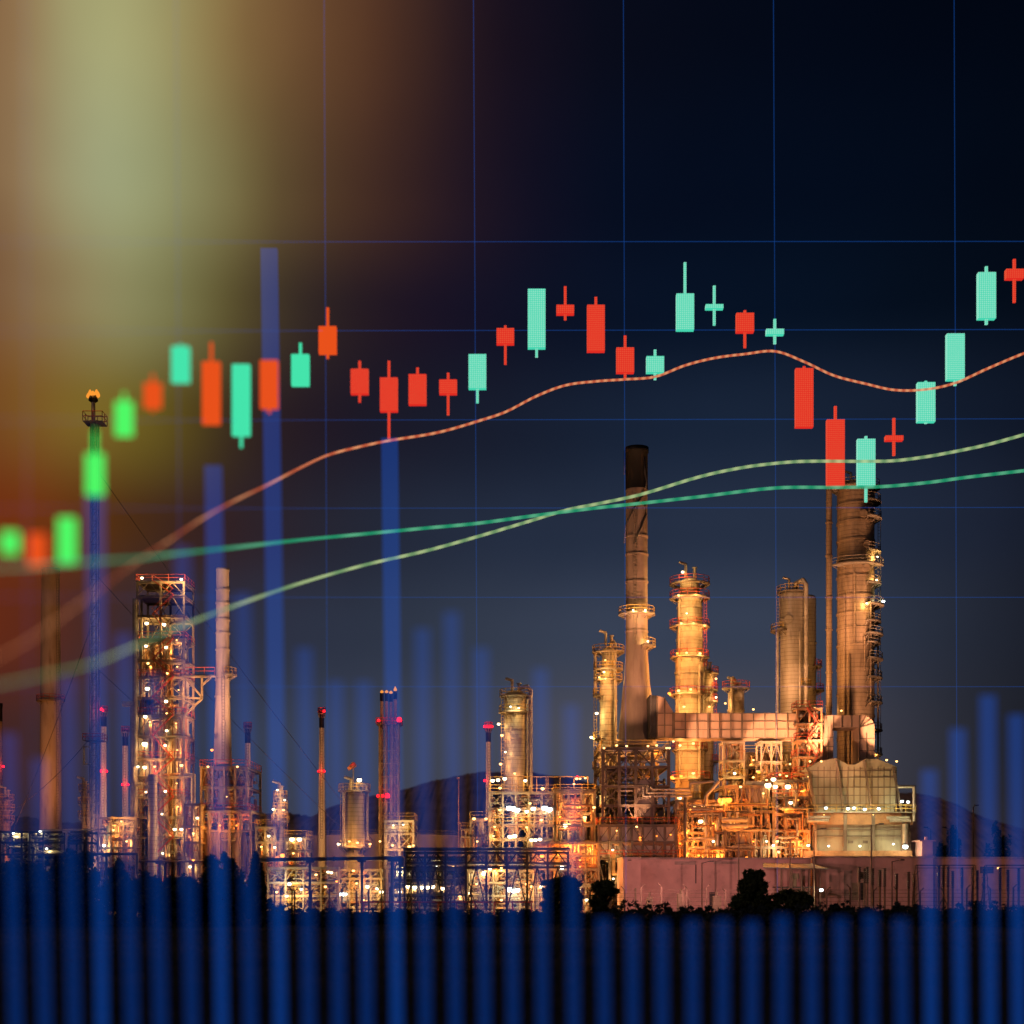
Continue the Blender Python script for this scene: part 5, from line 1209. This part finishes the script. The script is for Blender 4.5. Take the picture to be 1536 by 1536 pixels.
p3 = light_pole('dark pole rising in front of the shed roof, right one of two', 1221, 1245, 226)
p4 = light_pole('tall dark pole in front of the lilac building', 1307, 1238, 226)
p5 = light_pole('short dark pole in the middle of the pink wall', 1053, 1294, 228)
p6 = light_pole('short dark pole right of the tall one before the lilac building', 1338, 1292, 226)
fill_flood(p5, 1000, 1300, 205, 1030, 1325, D, 24, 'pinkish', 120, .2, False); fill_flood(p1, 1130, 1290, 205, 1140, 1325, D, 13, 'pinkish', 120, .2, False)  # unseen spots away from the poles, added to light the pink walls

# open shed
D = 232
sh = thing('open_shed', 'open shed with dark sloping metal roof beside the leafy tree', 'shed', (X(1192, D), D, 0))
q = MB(); q.add([(X(1142,D), D-2, Z(1301,D)), (X(1152,D), D+5, Z(1294,D)), (X(1228,D), D+5, Z(1295,D)), (X(1240,D), D-2, Z(1303,D)), (X(1142,D), D-2, Z(1302.5,D)), (X(1152,D), D+5, Z(1295.5,D)), (X(1228,D), D+5, Z(1296.5,D)), (X(1240,D), D-2, Z(1304.5,D))], [(0,3,2,1),(4,5,6,7),(0,1,5,4),(1,2,6,5),(2,3,7,6),(3,0,4,7)]); q.build('roof', M['roof'], sh)
for px in (1163, 1170, 1186, 1200, 1212, 1228):
    q = MB(); q.box((X(px,D)-.1, D-1.2, 0), (X(px,D)+.1, D-1, Z(1303,D))); q.build('post', M['fencem'], sh)
q = MB(); q.box((X(1164,D), D-.9, Z(1332,D)), (X(1228,D), D+3, Z(1330,D))); q.build('shelf', M['steeld'], sh)
q = MB(); q.box((X(1187,D), D-.5, Z(1318,D)), (X(1198,D), D+.4, Z(1310,D))); q.box((X(1188,D), D-.62, Z(1317,D)), (X(1197,D), D-.503, Z(1311,D))); q.box((X(1190,D), D, Z(1330,D)), (X(1195,D), D+.3, Z(1318,D)))
single(q, 'control_cabinet', M['steel'], 'small square control cabinet under the open shed roof', 'cabinet', (X(1192,D), D, 0))
lamp(sh, 1232, 1335, 226, 'cool', .6, .3)

# switchyard: post insulators and gantries on the right
SW = [(1289,1300,1345),(1297,1302,1347),(1301,1301,1347),(1309,1304,1350),(1320,1306,1352),(1327,1303,1352),(1345,1310,1355),(1363,1308,1355),(1371,1310,1352),(1408,1300,1352),(1415,1300,1352),(1422,1301,1352),(1429,1306,1354),(1443,1302,1354),(1459,1302,1356),(1466,1305,1356),(1476,1302,1356),(1500,1304,1358),(1512,1306,1358),(1528,1302,1358)]
for i, (px, a, c) in enumerate(SW):
    D = 224 + (i % 3)*3
    near = ['leftmost pair beside the shed', 'group before the lilac building', 'group at the right edge']
    lab = 'dark ribbed post insulator on a steel post, %s from the left in the switchyard' % (ordn[i])
    r = thing('post_insulator', lab, 'insulator', (X(px,D), D, 0), 'post insulators of the switchyard')
    q = MB(); q.box((X(px,D)-.14, D-.14, 0), (X(px,D)+.14, D+.14, Z(c-22,D))); q.build('post', M['fencem'], r)
    q = MB(); z = Z(c-22, D); zt = Z(a, D); prof = []
    while z < zt: prof += [(.16, z), (.34, z+.1), (.16, z+.2)]; z += .3
    q.lathe(X(px,D), D, prof, 10, smooth=False); q.build('insulator', M['insul'], r)
def gantry(label, pa, pb, ytop, D):
    r = thing('switchyard_gantry', label, 'gantry', (X((pa+pb)/2,D), D, 0))
    q = MB()
    for px in (pa, pb):
        for s in (-.7, .7): q.tube((X(px,D)+s, D, 0), (X(px,D)+s*.2, D, Z(ytop,D)), .09, 5)
        z = 0
        while z < Z(ytop,D)-1.2: q.tube((X(px,D)-.6, D, z), (X(px,D)+.5, D, z+1.1), .05, 4); z += 1.1
    q.build('post', M['fencem'], r)
    q = MB(); q.beam((X(pa,D), D, Z(ytop,D)), (X(pb,D), D, Z(ytop,D)), .2); q.beam((X(pa,D), D, Z(ytop+4,D)), (X(pb,D), D, Z(ytop+4,D)), .12); q.build('crossbeam', M['fencem'], r)
gantry('lattice gantry frame over the switchyard beside the lilac building', 1374, 1462, 1298, 229)
gantry('lattice gantry frame at the right edge of the switchyard', 1478, 1560, 1298, 231)
lamp(thing('wall_lamp', 'small lamp at the right edge behind the switchyard', 'lamp', P(1497,1302,236)), 1497, 1302, 236, 'warm', .5, .2)
# distant dark lamp heads on poles right of the furnace
for px, yt, lab in ((1396, 1243, 'dark lamp pole left of the tall bars at right'), (1424, 1243, 'second dark lamp pole behind the bars at right'), (1460, 1210, 'tallest dark mast with a round tip at far right')):
    light_pole(lab, px, yt, 262, arm=-1.2 if px < 1450 else .2)

# perimeter fence with angled tops
D = 214
fe = thing('perimeter_fence', 'perimeter fence of leaning topped posts and wires along the plant front', 'fence', (X(970, D), D, 0))
rg = random.Random(5)
fx = [412,421,438,442,465,467,494,513,535,553,572,585,617,646,670,676,707,735,760,790,820,850,885,915,937,962,992,1024,1030,1060,1088,1120,1150,1180,1210,1240,1275,1310,1345,1380,1415,1450,1485,1520]
for i, px in enumerate(fx):
    q = MB(); tp = rg.uniform(1330, 1337); q.box((X(px,D)-.11, D-.11, 0), (X(px,D)+.11, D+.11, Z(tp,D))); s = 1 if i % 2 else -1
    q.tube((X(px,D), D, Z(tp,D)-.05), (X(px,D)+s*.5, D-.2, Z(tp-5,D)), .08, 5)
    if i % 6 == 4: q.beam((X(px,D), D, Z(tp+10,D)), (X(px-14,D), D-.1, .1), .14); q.beam((X(px,D), D, Z(tp+10,D)), (X(px+14,D), D-.1, .1), .14)
    q.build('post', M['fencem'], fe)
q = MB()
for py in (1335, 1340, 1346, 1352, 1358): q.tube(P(405,py,D-.12), P(1560,py,D-.12), .025, 4)
q.build('wire', M['fencem'], fe)
D = 232
rr = thing('guard_rail', 'long low red pipe rail in front of the middle pipe racks', 'rail', (X(650,D), D, 0))
q = MB(); q.tube(P(540,1353,D), P(800,1353,D), .16, 6); q.build('rail_pipe', M['redrail'], rr)
for px in range(545, 800, 28):
    q = MB(); q.tube((X(px,D), D, 0), (X(px,D), D, Z(1353,D)), .12, 6); q.build('post', M['redrail'], rr)
for px, py, lab in ((960, 1350, 'left'), (1008, 1352, 'middle'), (1094, 1350, 'right')): pass
D = 226
for px, w, h, lab in ((975, 8, 1345, 'grey transformer box by the foot of the pale block'), (1022, 10, 1340, 'grey pump skid before the middle of the pink wall'), (1076, 12, 1344, 'grey equipment box before the pink wall, near the leafy tree')):
    q = MB(); q.box((X(px-w/2,D), D, .1), (X(px+w/2,D), D+1.2, Z(h,D))); q.box((X(px-w/2,D)+.15, D-.08, .4), (X(px+w/2,D)-.15, D-.003, Z(h,D)-.3)); q.tube((X(px,D), D+.6, Z(h,D)), (X(px,D), D+.6, Z(h,D)+.7), .15, 8)
    for k in range(3): q.box((X(px-w/2,D)+.2, D-.14, .5+.3*k), (X(px+w/2,D)-.2, D-.083, .6+.3*k))
    single(q, 'equipment_box', M['steel'], lab, 'equipment', (X(px,D), D, 0))

# ------------------------------------------------------------------ trees and scrub
def leaf_cloud(mb, rg, c, rx, ry, rz, n, size, clumps=30, hole=.0):
    cl = []
    for i in range(clumps):
        while True:
            p = Vector((rg.uniform(-1,1), rg.uniform(-1,1), rg.uniform(-1,1)))
            if .25 < p.length < 1: break
        cl.append((Vector((c[0]+p.x*rx, c[1]+p.y*ry, c[2]+p.z*rz)), rg.uniform(.12, .38)))
    for i in range(n):
        q, s = rg.choice(cl)
        d = Vector((rg.gauss(0,1), rg.gauss(0,1), rg.gauss(0,1))); d.normalize(); d *= rg.random()**.4
        p = q + Vector((d.x*rx*s, d.y*ry*s, d.z*rz*s*.9))
        if p.z < .05: continue
        a = rg.uniform(0, 2*PI); b2 = rg.uniform(-1.2, 1.2); L = size*rg.uniform(.6, 1.4); w = L*.45
        u = Vector((math.cos(a)*math.cos(b2), math.sin(a)*math.cos(b2), math.sin(b2))); v = u.cross(Vector((rg.gauss(0,1), rg.gauss(0,1), rg.gauss(0,1)))).normalized()
        mb.add([p-u*L, p+v*w, p+u*L, p-v*w], [(0,1,2,3)])
def tree(name, label, px, ytop, ybase_w, D, n=5000, seed=1, split=None, group='dark trees in front of the plant', hz=None, leaf=.34):
    """px centre, top of crown, half width in px; stands on the ground at D"""
    rg = random.Random(seed); x = X(px, D); h = Z(ytop, D); w = S(ybase_w, D)
    r = thing(name, label, 'tree', (x, D, 0), group)
    t = MB(); lean = rg.uniform(-.3, .3)
    trunk_h = h*.35; t.sweep([(x, D, -.1), (x+lean*.3, D, trunk_h*.5), (x+lean, D, trunk_h), (x+lean, D, h*.75)], [.28, .22, .18, .06], 8)
    for k in range(9):
        a = rg.uniform(0, 2*PI); z0 = trunk_h*rg.uniform(.6, 1.5); L = w*rg.uniform(.5, .9)
        t.sweep([(x+lean*.8, D, z0), (x+lean+math.cos(a)*L*.5, D+math.sin(a)*L*.5, z0+L*.5), (x+lean+math.cos(a)*L, D+math.sin(a)*L, z0+L*.8)], [.1, .07, .03], 5)
    t.build('trunk', M['bark'], r)
    c = MB()
    for (fx, fz, frx, frz, fr) in (split or [(0, .6, .95, .42, 1)]):
        leaf_cloud(c, rg, (x+lean+fx*w, D, h*fz), w*frx*.84, w*frx*.84, h*frz*.84, int(n*fr), leaf*.9, 46)
    c.build('crown', M['leaf'], r)
    return r
tree('tree', 'large round crowned tree before the braced furnace', 336, 1278, 36, 168, 9000, 1, [(-.15, .55, .8, .5, .6), (.35, .5, .62, .46, .35), (-.6, .4, .5, .35, .25)])
tree('tree', 'round tree just right of the largest one, before the small platform', 380, 1281, 22, 170, 6000, 2, [(0, .52, .85, .5, 1)])
tree('tree', 'low dark tree left of the largest round tree', 270, 1306, 30, 165, 5000, 3)
tree('tree', 'dark rounded tree below the lattice tower', 180, 1288, 20, 166, 5000, 4)
tree('tree', 'dark tree at left under the flare mast', 110, 1266, 40, 178, 7000, 5)
tree('tree', 'dark tree at the left edge of the field', 30, 1284, 46, 176, 7000, 6)
tree('tree', 'low dark tree between the lattice tower and the flare mast', 225, 1308, 26, 167, 4500, 7)
tree('tree', 'umbrella shaped tree left of two before the orange pipe racks', 846, 1311, 38, 186, 7000, 8, [(0, .72, .85, .26, .6), (-.4, .4, .6, .3, .3), (.4, .36, .55, .26, .25)])
tree('tree', 'small open crowned tree just left of the pale block', 907, 1317, 27, 190, 4500, 9, [(0, .74, .85, .25, .7), (-.3, .4, .6, .26, .3)])
tree('tree', 'leafy bushy tree in front of the pink wall beside the shed', 1131, 1302, 36, 184, 9000, 10, [(0, .7, .55, .34, .45), (-.15, .45, .8, .42, .5), (-.5, .26, .6, .26, .3), (.4, .3, .7, .3, .35)])
tree('tree', 'dark bush like tree at the right end of the pink wall', 1190, 1334, 36, 186, 4000, 11)
for px, yt, w, D2, sd, lab in ((1430, 1236, 16, 330, 12, 'dark far tree behind the low building, left of two'), (1500, 1232, 22, 330, 13, 'dark far tree behind the low building, at the right'), (1425-8, 1262, 12, 300, 14, 'small dark tree beside the pale tower like block')):
    tree('tree', lab, px, yt, w, D2, 2500, sd, None, 'dark trees behind the right buildings', leaf=.5)

rg = random.Random(77); s = MB()
px = -60.0
while px < 1600:
    D2 = rg.uniform(160, 206)
    left = max(0, min(1, (430-px)/120))
    yt = rg.uniform(1358, 1376) - left*rg.uniform(40, 74) - (rg.uniform(0, 14) if px > 930 else 0)
    hh = max(.5, Z(yt, D2)); w = rg.uniform(1.0, 2.6) * (1 + left*.7)
    leaf_cloud(s, rg, (X(px, D2), D2, hh*.42), w, w, hh*.5, int(150+190*left), .26, 7)
    px += rg.uniform(2.2, 5.2)
tag(s.build('undergrowth', M['shrub']), 'dark scrub and hedge growing along the edge of the field', 'undergrowth', kind='stuff')
g = MB()
for i in range(26000):
    D2 = 45 + 130*rg.random()**1.5; x = X(rg.uniform(-80, 1620), D2); h = rg.uniform(.12, .4); a = rg.uniform(0, PI)
    dx, dy = math.cos(a)*.05, math.sin(a)*.05; lx = rg.uniform(-.12, .12)
    g.add([(x-dx, D2-dy, 0), (x+dx, D2+dy, 0), (x+lx, D2, h)], [(0, 1, 2)])
tag(g.build('field_grass', M['shrub']), 'rough dark grass covering the field in front', 'grass', kind='stuff')
